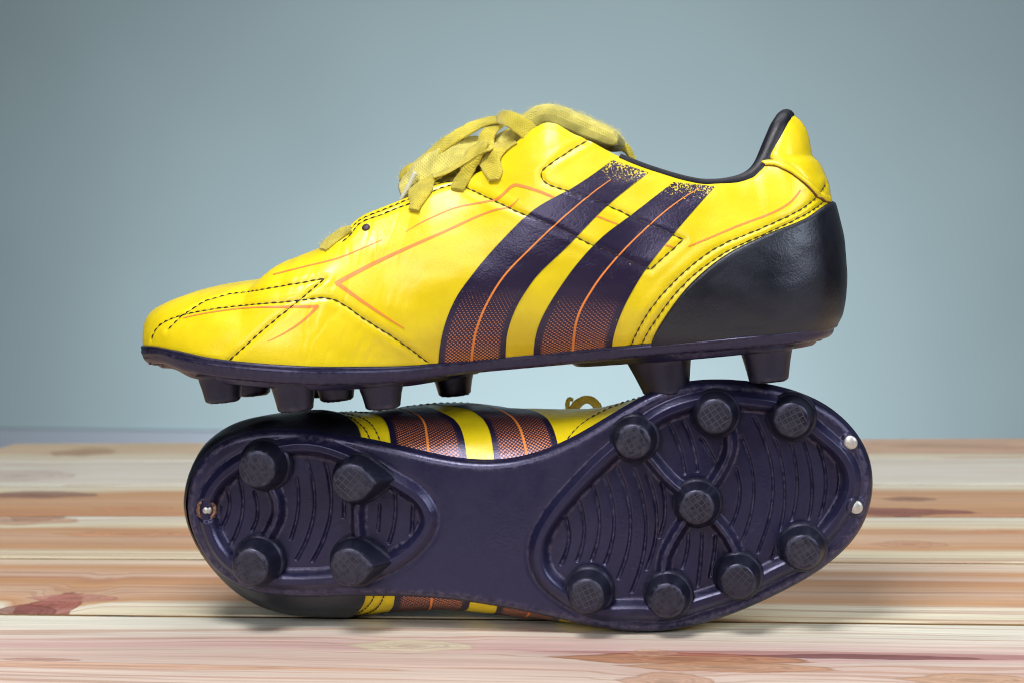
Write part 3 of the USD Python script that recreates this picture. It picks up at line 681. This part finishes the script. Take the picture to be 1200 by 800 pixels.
conns = [[(308, 560), (322, 582), (324, 602), (314, 626), (304, 645)], [(424, 575), (419, 592), (418, 606), (421, 640)], [(806, 580), (785, 564), (769, 546), (752, 525)], [(829, 578), (845, 553), (855, 528), (850, 500)],
         [(806, 605), (788, 634), (779, 655), (781, 685)], [(833, 607), (850, 627), (860, 645), (866, 668)]]
ring_h = np.zeros(hgt.shape)
for ring, w0 in ((heel_ring, 9.0), (fore_ring, 9.5)):
    d, _ = dist_line(ring, True)
    ring_h = np.maximum(ring_h, 2.6 * np.clip((w0 + 2.0 - d) / (w0 - 1.5), 0, 1))
    ins = in_poly(np.array(ring, float))
    hgt = np.where(ins, -2.5 * sm(4, 15, d), hgt)
    hgt = np.where(~ins, hgt - 0.25 * np.exp(-((d - 13) / 3.0) ** 2), hgt)
for c in conns:
    d, _ = dist_line(c)
    ring_h = np.maximum(ring_h, 1.9 * np.clip((9.0 - d) / 7.0, 0, 1))
hgt = np.maximum(hgt, ring_h) if False else hgt + (ring_h - np.minimum(hgt, 0) * (ring_h > 0) * np.clip(ring_h / 1.7, 0, 1))
studs_px = [('heel', 311, 544, 0), ('heel', 420, 560, 1), ('heel', 303, 657, 0), ('heel', 417, 657, 1), ('fore', 744, 513, 0), ('fore', 838, 485, 0), ('fore', 928, 491, 0), ('fore', 817, 590, 0), ('fore', 691, 690, 0), ('fore', 783, 697, 0), ('fore', 865, 677, 0), ('fore', 941, 646, 0)]
sd = np.full(hgt.shape, 99.0)
for k, sx, sy, td in studs_px: sd = np.minimum(sd, np.hypot(PXg - sx, PYg - sy))
groove = [[(258, 562), (266, 590), (253, 624)], [(276, 556), (281, 600), (267, 640)], [(295, 577), (299, 598), (293, 622)],
          [(345, 561), (347, 590), (338, 632)], [(357, 541), (366, 590), (345, 656)], [(379, 543), (385, 600), (364, 658)], [(401, 588), (401, 606)],
          [(443, 592), (441, 622)], [(461, 578), (461, 608), (454, 636)], [(483, 586), (481, 627)],
          [(660, 601), (666, 625), (657, 661)], [(677, 585), (684, 620), (676, 657)], [(693, 567), (702, 610), (692, 658)], [(706, 556), (719, 605), (707, 664)], [(722, 548), (738, 605), (724, 678)], [(742, 552), (756, 612), (740, 694)], [(757, 556), (769, 605), (757, 668)], [(775, 566), (779, 600), (772, 630)],
          [(783, 497), (797, 530), (802, 556)], [(800, 494), (812, 526), (817, 553)], [(821, 515), (833, 535), (838, 546)],
          [(862, 552), (866, 590), (853, 626)], [(868, 514), (883, 570), (866, 645)], [(884, 492), (905, 555), (888, 652)], [(898, 494), (918, 555), (905, 660)], [(924, 512), (935, 565), (928, 618)], [(942, 520), (953, 570), (948, 620)], [(958, 520), (970, 570), (963, 612)], [(979, 538), (986, 560), (983, 588)],
          [(806, 628), (803, 655), (797, 673)], [(822, 628), (821, 655), (817, 689)], [(838, 632), (836, 655), (832, 678)]]
grv = np.zeros(hgt.shape)
for g in groove:
    d, s = dist_line(g, n=120)
    grv = np.minimum(grv, -1.1 * (1 - sm(0.6, 2.2, d)))
    grv = np.where(grv > -0.05, np.maximum(grv, 0.34 * np.exp(-((d - 3.0) / 1.0) ** 2)), grv)
hgt += grv * sm(31, 35, sd) * (ring_h < 0.4)
for rx, ry, rr in ((242, 597, 11), (999, 523, 9), (1005.5, 600, 9)):
    d = np.hypot(PXg - rx, PYg - ry)
    hgt += (0.9 if rx > 300 else -0.6) * (1 - sm(rr + 0.5, rr + 4, d))
hgt = gaussian_filter(hgt, 1.0)
wmap = 0.5 * np.clip(sm(0.22, 0.55, hgt - gaussian_filter(hgt, 5)), 0, 1) + 0.65 * sm(0.10, 0.45, gaussian_filter(hgt, 5) - hgt) * (ring_h < 0.3)
wmap = gaussian_filter(np.clip(wmap, 0, 1), 0.8)
hgt += (fbm(np.stack([PXg * 0.02, PYg * 0.02, 0 * PXg], -1), 3, 3) - 0.5) * 0.25
def relief(x, y):                 # boot's own x, y -> relief in metres (downwards positive)
    P = np.stack([x + heel0[0] + X0, 0 * x, y + heel0[2]], -1)
    a, b, _ = to_px(P)
    return map_coordinates(hgt, np.stack([(b - GY0) * RES, (a - GX0) * RES]), order=1, mode='nearest') * 1e-3, map_coordinates(wmap, np.stack([(b - GY0) * RES, (a - GX0) * RES]), order=1, mode='nearest')

ocurve = np.stack([cx - X0, cy], 1)
otree = cKDTree(ocurve)
otan = np.gradient(ocurve, axis=0); otan /= np.linalg.norm(otan, axis=1, keepdims=True)
onor = np.stack([otan[:, 1], -otan[:, 0]], 1)
ctr = np.array([L / 2, 0.0])
def outward(p):
    _, i = otree.query(p); n = onor[i]
    return n if True else n
if onor[np.argmin(ocurve[:, 0])][0] > 0: onor = -onor
def flatbot(xi):
    return zbot_(xi * L)
def outsole_mesh(place, nx, nz, nw=14):
    a = np.linspace(0, 1, nx)
    xi = (1 - np.cos(np.pi * a)) / 2
    x = xi * L
    s = np.linspace(-1, 1, nz); s = np.sign(s) * (1 - (1 - np.abs(s)) ** 1.25) * 0.35 + s * 0.65
    s = s / s.max()
    Ym, Yl = ym(x), yl(x)
    Ym[[0, -1]] = Yl[[0, -1]] = (Ym[[0, -1]] + Yl[[0, -1]]) / 2
    yb = (Ym + Yl)[:, None] / 2 + (Ym - Yl)[:, None] / 2 * s[None]
    xb = np.repeat(x[:, None], nz, 1)
    e, _ = otree.query(np.stack([xb, yb], -1))
    R = 0.0032
    rnd = np.where(e < R, R - np.sqrt(np.maximum(0, R * R - (R - np.minimum(e, R)) ** 2)), 0)
    rel, wr = relief(xb, yb)
    wr = np.maximum(wr, 0.55 * np.exp(-((e - 0.0022) / 0.0012) ** 2))
    zz = flatbot(xi)[:, None] + 0.0008 - rel * sm(0.0, 0.004, e) + rnd
    sheet = np.stack([xb, yb, zz], -1)
    def wall(Y, side):
        base = np.stack([x, Y], 1)
        n = outward(base)
        n[0], n[-1] = (-1, 0), (1, 0)
        z0 = flatbot(xi) + 0.0008 + R; z1 = zb(xi) + 0.0014
        v = np.linspace(0, 1, nw)[1:]
        prof = np.interp(v, [0, 0.12, 0.35, 0.48, 0.56, 0.64, 0.85, 0.94, 1.0], [0.0, 0.35, 0.7, 0.7, 0.25, 0.6, 0.5, 0.1, -2.4]) * 1e-3
        hz = np.interp(v, [0, 0.94, 1.0], [0, 1.0, 1.02])
        q = base[:, None] + n[:, None] * prof[None, :, None]
        zq = z0[:, None] + np.maximum(z1 - z0, 0.0005)[:, None] * hz[None]
        return np.concatenate([q, zq[..., None]], -1)
    wm, wl = wall(Ym, 1), wall(Yl, -1)
    G = np.concatenate([wl[:, ::-1], sheet, wm], 1)
    Pw = place(G)
    mm = grid_mesh(Pw)
    # faces must look away from the boot: check one in the middle of the sheet (down in boot's own frame)
    dn = place(np.array([[L / 2, 0, -1.0]]))[0] - place(np.array([[L / 2, 0, 0.0]]))[0]
    g = grid_normals(Pw)[nx // 2, nw + nz // 2]
    if g @ dn < 0: mm.invert()
    wall_w = np.full((nx, nw - 1), 0.12); wall_w[:, :] += 0.3 * np.exp(-((np.linspace(0, 1, nw)[1:] - 0.44) / 0.06) ** 2)
    return mm, np.concatenate([wall_w[:, ::-1], wr, wall_w], 1)

def stud_mesh(place, cx_, cy_, z0, r, rt, H, tear):
    k = 64
    th = np.linspace(0, 2 * np.pi, k, endpoint=False)
    lv = [(-0.002, r + .0014, 0), (0.0010, r + .0013, 0), (0.0018, r + .0010, .1), (0.0022, r + .0003, .1), (0.0028, r, .12), (0.0042, r - (r - rt) * .15, .2), (H * .5, (r + rt) / 2 + 0.0001, .5), (H - .0024, rt + .0003, .9), (H - .0011, rt + .0001, .95), (H - .0005, rt - .0003, 1), (H - .0001, rt - .0010, 1), (H, rt - .0018, 1), (H + 0.0001, rt * .5, 1)]
    V = []
    for h, rad, f in lv:
        if tear:
            d = rad * 1.0 + 0.0075 * (1 - 0.62 * f)
            ac = math.acos(min(1, rad / max(d, rad + 1e-9)))
            at_ = np.abs((th + np.pi) % (2 * np.pi) - np.pi)
            rr = np.where(at_ < ac, rad / np.cos(at_ - ac), rad)
            sm_ = 0.75; rr = rr * sm_ + (1 - sm_) * np.convolve(np.r_[rr[-4:], rr, rr[:4]], np.ones(9) / 9, 'valid')
        else: rr = np.full(k, rad)
        V.append(np.stack([cx_ + rr * np.cos(th), cy_ + rr * np.sin(th), np.full(k, z0 - h)], 1))
    V.append(np.array([[cx_, cy_, z0 - H - .0001]]))
    V = np.vstack(V); i = np.arange(len(lv) * k).reshape(len(lv), k); j = np.roll(i, -1, 1)
    F = np.vstack([np.stack([i[:-1].ravel(), j[:-1].ravel(), j[1:].ravel()], 1), np.stack([i[:-1].ravel(), j[1:].ravel(), i[1:].ravel()], 1), np.stack([i[-1], j[-1], np.full(k, len(V) - 1)], 1)])
    m = trimesh.Trimesh(place(V), F, process=False)
    c = m.vertices[:-1].mean(0); tip = m.vertices[-1] - c
    if m.face_normals[-1] @ tip < 0: m.invert()
    return m
def dome(c, n, r, h, k=28):
    n = n / np.linalg.norm(n); a = np.cross(n, [0.3, 0.1, 0.9]); a /= np.linalg.norm(a); b = np.cross(n, a)
    V, lv = [], np.linspace(0, np.pi / 2 * 0.97, 9); th = np.linspace(0, 2 * np.pi, k, endpoint=False)
    for q in lv: V.append(c + n * h * math.sin(q) + r * math.cos(q) * (np.cos(th)[:, None] * a + np.sin(th)[:, None] * b))
    V = np.vstack(V + [np.array([c + n * h])]); i = np.arange(len(lv) * k).reshape(len(lv), k); j = np.roll(i, -1, 1)
    F = np.vstack([np.stack([i[:-1].ravel(), j[:-1].ravel(), j[1:].ravel()], 1), np.stack([i[:-1].ravel(), j[1:].ravel(), i[1:].ravel()], 1), np.stack([i[-1], j[-1], np.full(k, len(V) - 1)], 1)])
    m = trimesh.Trimesh(V, F, process=False)
    if m.face_normals[-1] @ n < 0: m.invert()
    return m

def build_boot(name, label, um, ul, place, hi, isA):
    boot = thing(name, label, 'football boot', )
    # upper: both sides in one skin
    def skin(u):
        P = u.place(u.P); f = grid_faces(u.nx, u.nt)
        g = grid_normals(P); o = u.place(u.P + u.N * 0.001) - P
        if np.sum(g * o) < 0: f = f[:, ::-1]
        return trimesh.Trimesh(P.reshape(-1, 3), f, process=False)
    obj('upper', trimesh.util.concatenate([skin(um), skin(ul)]), m_yellow, boot)
    # heel counter on both sides
    dx = 0.0 if isA else DXI
    cxt = surf(resample(COUNTER, 90))
    ci, ct = cxt[:, 0] + (0.0 if isA else DXC), cxt[:, 1]
    o_ = np.argsort(ci); ci, ct = ci[o_], ct[o_]
    tb = PchipInterpolator(*[np.array(v) for v in zip(*[(a, b) for k, (a, b) in enumerate(zip(ci, ct)) if k == 0 or a > ci[k - 1] + 1e-5])])
    parts = []
    n_, m_ = 160, 60
    for u in (um, ul):
        e = ci.max() * (np.linspace(0, 1, n_) ** 1.6)
        tmax = np.clip(tb(np.maximum(e, ci.min())), 0, 1)
        tmax[-1] = 0.0
        v = np.linspace(0, 1, m_)
        xi = np.repeat(e[:, None], m_, 1); t = tmax[:, None] * v[None]
        dd = np.minimum((1 - v)[None] * tmax[:, None] / 0.012, 1)
        off = 0.0002 + 0.0011 * np.sqrt(np.clip(dd, 0, 1))
        P = u.at(xi, t, off)
        g = grid_normals(P); nw = u.at(xi, t, off + 0.001) - P
        parts.append(grid_mesh(P, np.sum(g * nw) < 0))
    obj('heel_counter', trimesh.util.concatenate(parts), m_black, boot)
    # printed stripes
    for u, side in ((um, 'inner'), (ul, 'outer')):
        for a, b, c in ((ST1L, ST1R, OR1), (ST2L, ST2R, OR2)):
            stripe_on(u, a, b, boot, dx=dx)
            xt = surf(width_strip(c, np.linspace(4.8, 1.3, len(c)), 140).reshape(-1, 2)).reshape(140, 3, 2); xt[..., 0] += dx
            k = np.linspace(0, 1, 140)[:, None]
            xt[..., 1] = np.where(k < 0.12, xt[..., 1] - xt[0, :, 1][None] * np.clip(1 - k / 0.12, 0, 1), xt[..., 1])
            put(u, xt, 0.00034, 'stripe_centre_line', m_orange, boot)
    for pts, wd in LINES:
        for u in ((um,) if isA else (um,)):
            xt = surf(width_strip(pts, wd, 90).reshape(-1, 2)).reshape(90, 3, 2); xt[..., 0] += dx
            put(u, xt, 0.00016, 'printed_line', m_orange, boot)
    for k, xt in enumerate(st_xt):
        if k < 6 or k > 7: us = (um,)
        else: us = (um, ul)
        for u in us:
            q = xt.copy(); q[:, 0] += (dx if isA or k not in (6, 7) else DXC)
            obj('stitching', stitches(u, q), m_thread, boot, kind='stuff')
    # collar binding and lining
    e = np.linspace(0, 1, 150) ** 1.5 * surf(np.array([[722, 183.0]]))[0, 0]
    pm = um.local(e, 1.0 + 0 * e); pl = ul.local(e, 1.0 + 0 * e)
    path = np.vstack([pm[::-1], pl[1:]])
    ee = np.r_[e[::-1], e[1:]]
    rad = np.interp(ee, [0, 0.03, 0.08, 0.14, 0.3], [0.0036, 0.0041, 0.0035, 0.0019, 0.0015])
    # the roll lies just inside the edge
    inw = path.copy(); inw[:, 1] -= np.sign(path[:, 1]) * np.minimum(np.abs(path[:, 1]), rad * 0.75)
    back = np.clip(1 - ee / 0.09, 0, 1); inw[:, 0] += back * rad * 0.9
    inw[:, 2] -= rad * 0.1
    sm_path = np.stack([gaussian_filter(inw[:, k], 4, mode='nearest') for k in range(3)], 1)
    obj('collar_binding', orient(tube(place(sm_path), rad * KA, 14)), m_bind, boot)
    tl = np.linspace(1.0, 0.12, 40)[None]
    parts = []
    for u in (um, ul):
        off = -np.interp(e, [0, 0.05, 0.12, 0.3], [0.006, 0.006, 0.004, 0.003])[:, None] + 0 * tl
        xi = e[:, None] + 0 * tl
        Q = u.local(xi, tl + 0 * xi)
        nn = Q - u.local(xi, tl + 0 * xi, 0.001)
        Q = Q + nn / 0.001 * np.abs(off)[..., None] * 0.9
        Q[..., 1] = np.where(u.side > 0, np.maximum(Q[..., 1], 0.0), np.minimum(Q[..., 1], 0.0))
        Q[..., 0] = np.maximum(Q[..., 0], warp(0 * Q[..., 0], Q[..., 2]) + 0.003)
        P = place(Q); g = grid_normals(P); nw = place(Q + nn) - P
        parts.append(grid_mesh(P, np.sum(g * nw) < 0))
    obj('lining', trimesh.util.concatenate(parts), m_lining, boot)
    # seam roll under the heel tab
    q = surf(resample(TABSEAM, 60)); q[:, 0] += dx
    for u in (um, ul):
        p_ = u.at(np.maximum(q[:, 0], 0.001), q[:, 1], 0.0007)
        nr = u.at(np.maximum(q[:, 0], 0.001), q[:, 1], 0.002) - p_
        obj('heel_tab_seam', orient(tube(p_, 0.0013, 10, 0.6, nr / np.linalg.norm(nr, axis=1, keepdims=True))), m_yellow, boot)
        q2 = q.copy(); q2[:, 1] -= 0.0115
        p2 = u.at(np.maximum(q2[:, 0], 0.001), q2[:, 1], 0.0001)
        obj('seam_shadow_line', orient(tube(p2, 0.0007, 6)), m_seam_shadow, boot)  # dark line below the seam roll, its shadow put in as colour
    # outsole, studs, rivets
    om, ow = outsole_mesh(place, *(hi))
    wear(obj('outsole', om, m_sole, boot), ow)
    for kind, sx, sy, tear in studs_px:
        x, y = can_B(sx, sy); x = x - X0
        z0 = float(zbot_(x)) + 0.0008
        if kind == 'heel': r, rt, H = (0.0101, 0.0078, 0.0135)
        else: r, rt, H = (0.0090, 0.0071, 0.0115)
        if tear: r, rt = 0.0099, 0.0079
        if isA: x = x - 0.0080 + {303: 0.0055, 417: 0.0055}.get(sx, 0.0); y = y + {744: -0.0045, 691: 0.003}.get(sx, 0.0); H += {311: 0.001, 420: 0.003, 838: 0.0016, 928: 0.0012, 941: 0.0042, 865: 0.003}.get(sx, 0.0004)
        st = obj('stud', stud_mesh(place, float(x), float(y), z0, r, rt, H, tear), m_stud, boot)
        wl_ = [0.2, 0.25, 0.25, 0.1, 0.04, 0.03, 0.03, 0.1, 0.5, 0.6, 0.6, 0.42, 0.34, 0.30]
        npt = len(UsdGeom.Mesh(st).GetPointsAttr().Get()); wv_ = np.r_[np.repeat(wl_[:(npt - 1) // 64], 64), 0.3] * RNG.uniform(0.6, 1.3)
        wear(st, wv_)
        bars = []
        ang = RNG.uniform(-0.3, 0.3) + 0.6
        for q in range(2):
            ca, sa_ = math.cos(ang + q * 1.57), math.sin(ang + q * 1.57)
            for o_ in np.arange(-0.62, 0.7, 0.31) + RNG.uniform(-0.08, 0.08):
                hl = math.sqrt(max(0.0, 0.8 - o_ * o_)) * rt * RNG.uniform(0.55, 0.95); sh_ = RNG.uniform(-0.2, 0.2) * rt * (1 - abs(o_))
                bx = trimesh.creation.box([2 * hl, 0.00026, 0.0003]); v = bx.vertices
                vx = v[:, 0] + sh_ * 0.5; vy = v[:, 1] + o_ * rt
                bars.append(trimesh.Trimesh(place(np.stack([x + ca * vx - sa_ * vy, y + sa_ * vx + ca * vy, v[:, 2] + z0 - H - 0.00008], 1)), bx.faces, process=False))
        obj('tread_mark', trimesh.util.concatenate(bars), m_scuff, st, smooth=False)
    dn = place(np.array([[0, 0, -1.0]]))[0] - place(np.array([[0, 0, 0.0]]))[0]
    for rx, ry, rr in ((242, 597, 0.0026), (999, 523, 0.0029), (1005.5, 600, 0.0029)):
        x, y = can_B(rx, ry); x = x - X0
        p0 = np.array([[float(x), float(y), float(zbot_(x)) + 0.0006]])
        c = place(p0)[0]
        up_ = dn * ((0.0010 if not isA else 0.0) if rx > 300 else 0.0004)
        if rx < 300:
            a = np.linspace(0, 2 * np.pi, 40)
            ringp = np.stack([p0[0, 0] + 0.0037 * np.cos(a), p0[0, 1] + 0.0037 * np.sin(a), np.full(40, p0[0, 2] - 0.0003)], 1)
            obj('rivet_rust', orient(tube(place(ringp), 0.0009, 8, caps=False)), m_rust, boot)
        obj('rivet', dome(c + up_ * 0.6, dn, rr, (0.0013 if not isA else 0.0004) if rx > 300 else 0.0018), m_steel, boot)
    return boot
m_scuff = leather('scuffed_tread', (0.055, 0.052, 0.065), 0.6, var=0.5)
m_seam_shadow = leather('seam_shadow', (0.16, 0.07, 0.03), 0.8, var=0.3)

bootA = build_boot('football_boot', 'yellow football boot standing upright on its studs on top of the other boot', uA, uAl, placeA, (360, 140), True)
bootB = build_boot('football_boot', 'football boot lying on its side on the planks, its dark studded sole facing us', uB, uBl, placeB, (1050, 420), False)

# ------------------------------------------------------------------ tongue and laces of the standing boot
def flat_band(E1, E2, Y1, Y2, thick, n=90, m=14, power=2.6):
    """A woven band between two pixel edges with given depths: a flat rounded section swept along."""
    a = at(*np.array(E1, float).T, np.asarray(Y1)); b = at(*np.array(E2, float).T, np.asarray(Y2))
    a, b = spline(a, n), spline(b, n)
    c, wv = (a + b) / 2, (b - a) / 2
    t = np.gradient(c, axis=0); t /= np.linalg.norm(t, axis=1, keepdims=True)
    nn = np.cross(t, wv); nn /= np.maximum(np.linalg.norm(nn, axis=1, keepdims=True), 1e-12)
    ph = np.linspace(0, 2 * np.pi, 2 * m, endpoint=False)
    cs = np.sign(np.cos(ph)) * np.abs(np.cos(ph)) ** (2 / power); sn = np.sign(np.sin(ph)) * np.abs(np.sin(ph)) ** (2 / power)
    P = c[:, None] + cs[None, :, None] * wv[:, None] + sn[None, :, None] * nn[:, None] * thick / 2
    k = 2 * m
    V = np.vstack([P.reshape(-1, 3), c[0], c[-1]]); i = np.arange(n * k).reshape(n, k); j = np.roll(i, -1, 1)
    F = np.vstack([np.stack([i[:-1].ravel(), j[:-1].ravel(), j[1:].ravel()], 1), np.stack([i[:-1].ravel(), j[1:].ravel(), i[1:].ravel()], 1),
                   np.stack([j[0], i[0], np.full(k, n * k)], 1), np.stack([i[-1], j[-1], np.full(k, n * k + 1)], 1)])
    s = np.r_[0, np.cumsum(np.linalg.norm(np.diff(c, axis=0), axis=1))]
    w_ = np.linalg.norm(wv, axis=1)
    uv = np.stack([np.repeat(s, k), (cs[None] * w_[:, None] + sn[None] * thick).ravel()], 1)
    uv = np.vstack([uv, [0, 0], [s[-1], 0]])
    m_ = trimesh.Trimesh(V, F, process=False)
    if m_.volume < 0: m_.invert()
    return m_, uv
FUZZ = []
def lace(E1, E2, Y1, Y2, thick=0.0017, name='lace', boot=bootA, hug=True, mat=None, fuzz=260, label=None):
    def yy(E, Y):
        Y = np.broadcast_to(np.asarray(Y, float), (len(E),)).copy()
        if hug:
            s = surf_Y(np.array(E, float)); s = np.where(np.isnan(s), 9, s)
            Y = np.minimum(Y, s - 0.0012)
        return Y
    m_, uv = flat_band(E1, E2, yy(E1, Y1), yy(E2, Y2), thick)
    V = m_.vertices; d = fbm(V * 420, 2, 4)[:, None] - 0.5
    m_.vertices = V + m_.vertex_normals * d * 0.0005
    obj(name, m_, mat or m_lace, boot, uv=uv, label=label)
    idx = RNG.integers(0, len(V), fuzz)
    FUZZ.append((np.array(m_.vertices)[idx], np.array(m_.vertex_normals)[idx]))
YL = YA - 0.010
# the padded tongue: slab swept along the boot's own centre plane
tng_px = [(476, 240), (500, 227), (530, 213), (560, 202), (590, 181), (612, 156), (640, 136), (662, 141.5), (685, 151), (706, 159.5), (726, 169)]
tx, tz = can_A(*np.array(tng_px, float).T, 0.014)
tw = np.interp(tx / L, [0.3, 0.40, 0.45, 0.5, 0.6, 0.7], [0.020, 0.0165, 0.0125, 0.0125, 0.0095, 0.006])
n, m = 120, 36
tc = spline(np.stack([tx, tz, tw], 1), n)
dirx = np.gradient(tc[:, :2], axis=0); dirx /= np.linalg.norm(dirx, axis=1, keepdims=True)
nrm2 = np.stack([dirx[:, 1], -dirx[:, 0]], 1)
nrm2 *= np.sign(nrm2[:, 1:2] + 1e-9)
ph = np.linspace(0, 2 * np.pi, m, endpoint=False)
cs = np.sign(np.cos(ph)) * np.abs(np.cos(ph)) ** 0.45; sn = np.sign(np.sin(ph)) * np.abs(np.sin(ph)) ** 0.45
xs_ = tc[:, 0] / L
th = np.interp(xs_, [xs_.min(), xs_.min() + 0.004, xs_.min() + 0.012, 0.33, 0.40, 0.43, 0.47, 0.7], [0.0006, 0.0030, 0.0043, 0.0050, 0.0045, 0.0026, 0.0012, 0.0008])
archh = np.interp(xs_, [0.3, 0.41, 0.455, 0.50, 0.555, 0.595, 0.625, 0.73], [0.0, 0.0004, 0.0125, 0.0190, 0.0135, 0.0075, 0.001, 0.0])
Y_ = cen(np.clip(tc[:, 0] / L, 0, 1))[:, None] + cs[None] * tc[:, 2][:, None]
arch = (1 - (cs[None] ** 2)) * archh[:, None]
off = sn[None] * th[:, None] + arch
G = np.stack([tc[:, 0][:, None] + nrm2[:, 0][:, None] * off, Y_, tc[:, 1][:, None] + nrm2[:, 1][:, None] * off], -1)
Pw = placeA(G); k = m
V = np.vstack([Pw.reshape(-1, 3), Pw[0].mean(0), Pw[-1].mean(0)]); i = np.arange(n * k).reshape(n, k); j = np.roll(i, -1, 1)
F = np.vstack([np.stack([i[:-1].ravel(), j[:-1].ravel(), j[1:].ravel()], 1), np.stack([i[:-1].ravel(), j[1:].ravel(), i[1:].ravel()], 1), np.stack([j[0], i[0], np.full(k, n * k)], 1), np.stack([i[-1], j[-1], np.full(k, n * k + 1)], 1)])
tm = orient(trimesh.Trimesh(V, F, process=False))
tm.vertices = tm.vertices + tm.vertex_normals * ((fbm(tm.vertices * 300, 3, 2) - 0.5) * 0.0012)[:, None]
s_ = np.r_[0, np.cumsum(np.linalg.norm(np.diff(tc[:, :2], axis=0), axis=1))]
tuv = np.vstack([np.stack([np.repeat(s_, k), np.tile(ph * 0.008, n)], 1), [[0, 0], [0, 0]]])
obj('tongue', tm, m_tongue, bootA, uv=tuv)
sel = np.nonzero((tm.vertices[:, 2] > np.percentile(tm.vertices[:, 2], 55)))[0]
sel = RNG.choice(sel, 2200); FUZZ.append((np.array(tm.vertices)[sel], np.array(tm.vertex_normals)[sel]))

lace([(636, 158), (624, 143.5), (608, 133.5), (596, 130), (587, 132), (581, 140)], [(627, 170), (612, 162.5), (597.5, 151), (590, 147), (585, 146), (580, 147)], [YA - .023, YA - .024, YA - .022, YA - .018, YA - .012, YA - .004], [YA - .025, YA - .026, YA - .025, YA - .021, YA - .014, YA - .006], 0.0022, hug=False)
lace([(573, 151), (561, 160), (559, 178), (564, 197.5), (573, 213)], [(591, 147), (580, 161), (582, 180), (588, 194), (585, 211)], [YA - .010, YA - .016, YA - .018, YA - .019, YA - .018], [YA - .012, YA - .018, YA - .020, YA - .020, YA - .018], 0.0020)
lace([(552, 172), (545, 180), (540.5, 197.5), (532, 211.5), (529, 222)], [(563, 170), (563.5, 187), (554, 204.5), (547, 217), (542, 224)], [YA - .008, YA - .013, YA - .016, YA - .017, YA - .016], [YA - .008, YA - .013, YA - .016, YA - .017, YA - .016], 0.0020)
lace([(515, 200), (491, 209), (483, 215.5), (479.5, 232), (479, 246)], [(518, 207), (509, 214), (505.6, 224), (498, 235), (491, 248)], [YA - .004, YA - .012, YA - .014, YA - .017, YA - .017], [YA - .004, YA - .012, YA - .015, YA - .017, YA - .017], 0.0020)
lace([(488, 196), (498, 181), (510, 169.5), (527.5, 157), (548.5, 145), (566, 139), (584, 137)], [(492.5, 205), (507, 191), (519, 179), (533, 168.5), (551, 157.5), (567, 149), (584, 145)], YA - 0.007, YA - 0.014, 0.0018)
lace([(491, 190), (478, 194), (469, 203), (468.5, 213), (475, 221)], [(493, 198), (481, 202), (475.5, 207), (474.5, 212), (480, 216)], YA + 0.004, YA + 0.001, 0.0016)
lace([(376, 293), (383, 280), (395, 271), (411, 266)], [(381, 294), (389, 288), (401, 278.5), (412, 271)], YA - .010, YA - .016, 0.0018)
lace([(556, 172), (575, 163), (592, 153), (600, 150)], [(561, 182), (579, 174), (596, 164), (604, 158)], YA - 0.006, YA - 0.009, 0.0018)
lace([(600, 160), (588, 165), (578, 174), (570, 190)], [(606, 168), (598, 173), (590, 181), (584, 197)], YA - 0.009, YA - 0.013, 0.0014)
lace([(505, 198), (522, 192), (540, 184), (556, 172)], [(508, 209), (525, 203), (543, 193), (560, 182)], YA - 0.0, YA - 0.006, 0.0016)
ag = at(np.array([487.0, 479, 469.5]), np.array([202.0, 218, 236]), YA - 0.0185)
obj('aglet', orient(tube(spline(ag, 20), 0.00105, 12)), m_aglet, bootA)
# eyelet
ec = surf(np.array([[429.0, 267.0]]))[0]
c0, c1 = uA.at(np.array([ec[0]]), np.array([ec[1]]), 0.0002)[0], uA.at(np.array([ec[0]]), np.array([ec[1]]), 0.0012)[0]
en = (c1 - c0) / np.linalg.norm(c1 - c0)
obj('eyelet', dome(c0, en, 0.0017, 0.0006), leather('eyelet_dark', (0.05, 0.02, 0.03), 0.5), bootA)
# collar edge showing behind the tongue
lace([(722, 166), (733, 168), (741, 178), (745, 190)], [(722, 178), (731, 178), (736, 184), (739, 194)], YA + 0.012, YA + 0.010, 0.002, name='tongue_tab', hug=False)
# the lying boot's lace end peeping over its side
yb_ = 0.082
lace([(664, 481), (663, 472), (666, 466), (671, 467)], [(668, 481), (667, 473), (669, 469), (671, 470)], yb_, yb_ + 0.003, 0.0014, boot=bootB, hug=False, fuzz=10, mat=m_tongue)
lace([(666, 480), (675, 468), (688, 463.5), (699, 468), (706, 481)], [(672, 485), (681, 476), (688, 472), (694, 475), (697, 485)], yb_ + .004, yb_ + 0.01, 0.0016, boot=bootB, hug=False, fuzz=25, mat=m_tongue)

# fuzz: fine loose fibres
pts, cnt = [], []
for P, N in FUZZ:
    for p, nrm in zip(P, N):
        l_ = RNG.uniform(0.0004, 0.0016); d = nrm + RNG.normal(0, 0.6, 3); d /= np.linalg.norm(d)
        b = RNG.normal(0, 0.35, 3)
        for q in (0, 0.35, 0.7, 1.0): pts.append(p + d * l_ * q + b * l_ * q * q)
        cnt.append(4)
bc = UsdGeom.BasisCurves.Define(stage, bootA.GetPath().pathString + '/lace_fuzz')
bc.CreateTypeAttr('linear'); bc.CreatePointsAttr(Vt.Vec3fArray.FromNumpy(np.array(pts, np.float32))); bc.CreateCurveVertexCountsAttr(Vt.IntArray(cnt)); bc.CreateWidthsAttr(Vt.FloatArray([0.00006])); bc.SetWidthsInterpolation('constant')
UsdShade.MaterialBindingAPI.Apply(bc.GetPrim()).Bind(m_fuzz)
setd(bc.GetPrim(), kind='stuff')
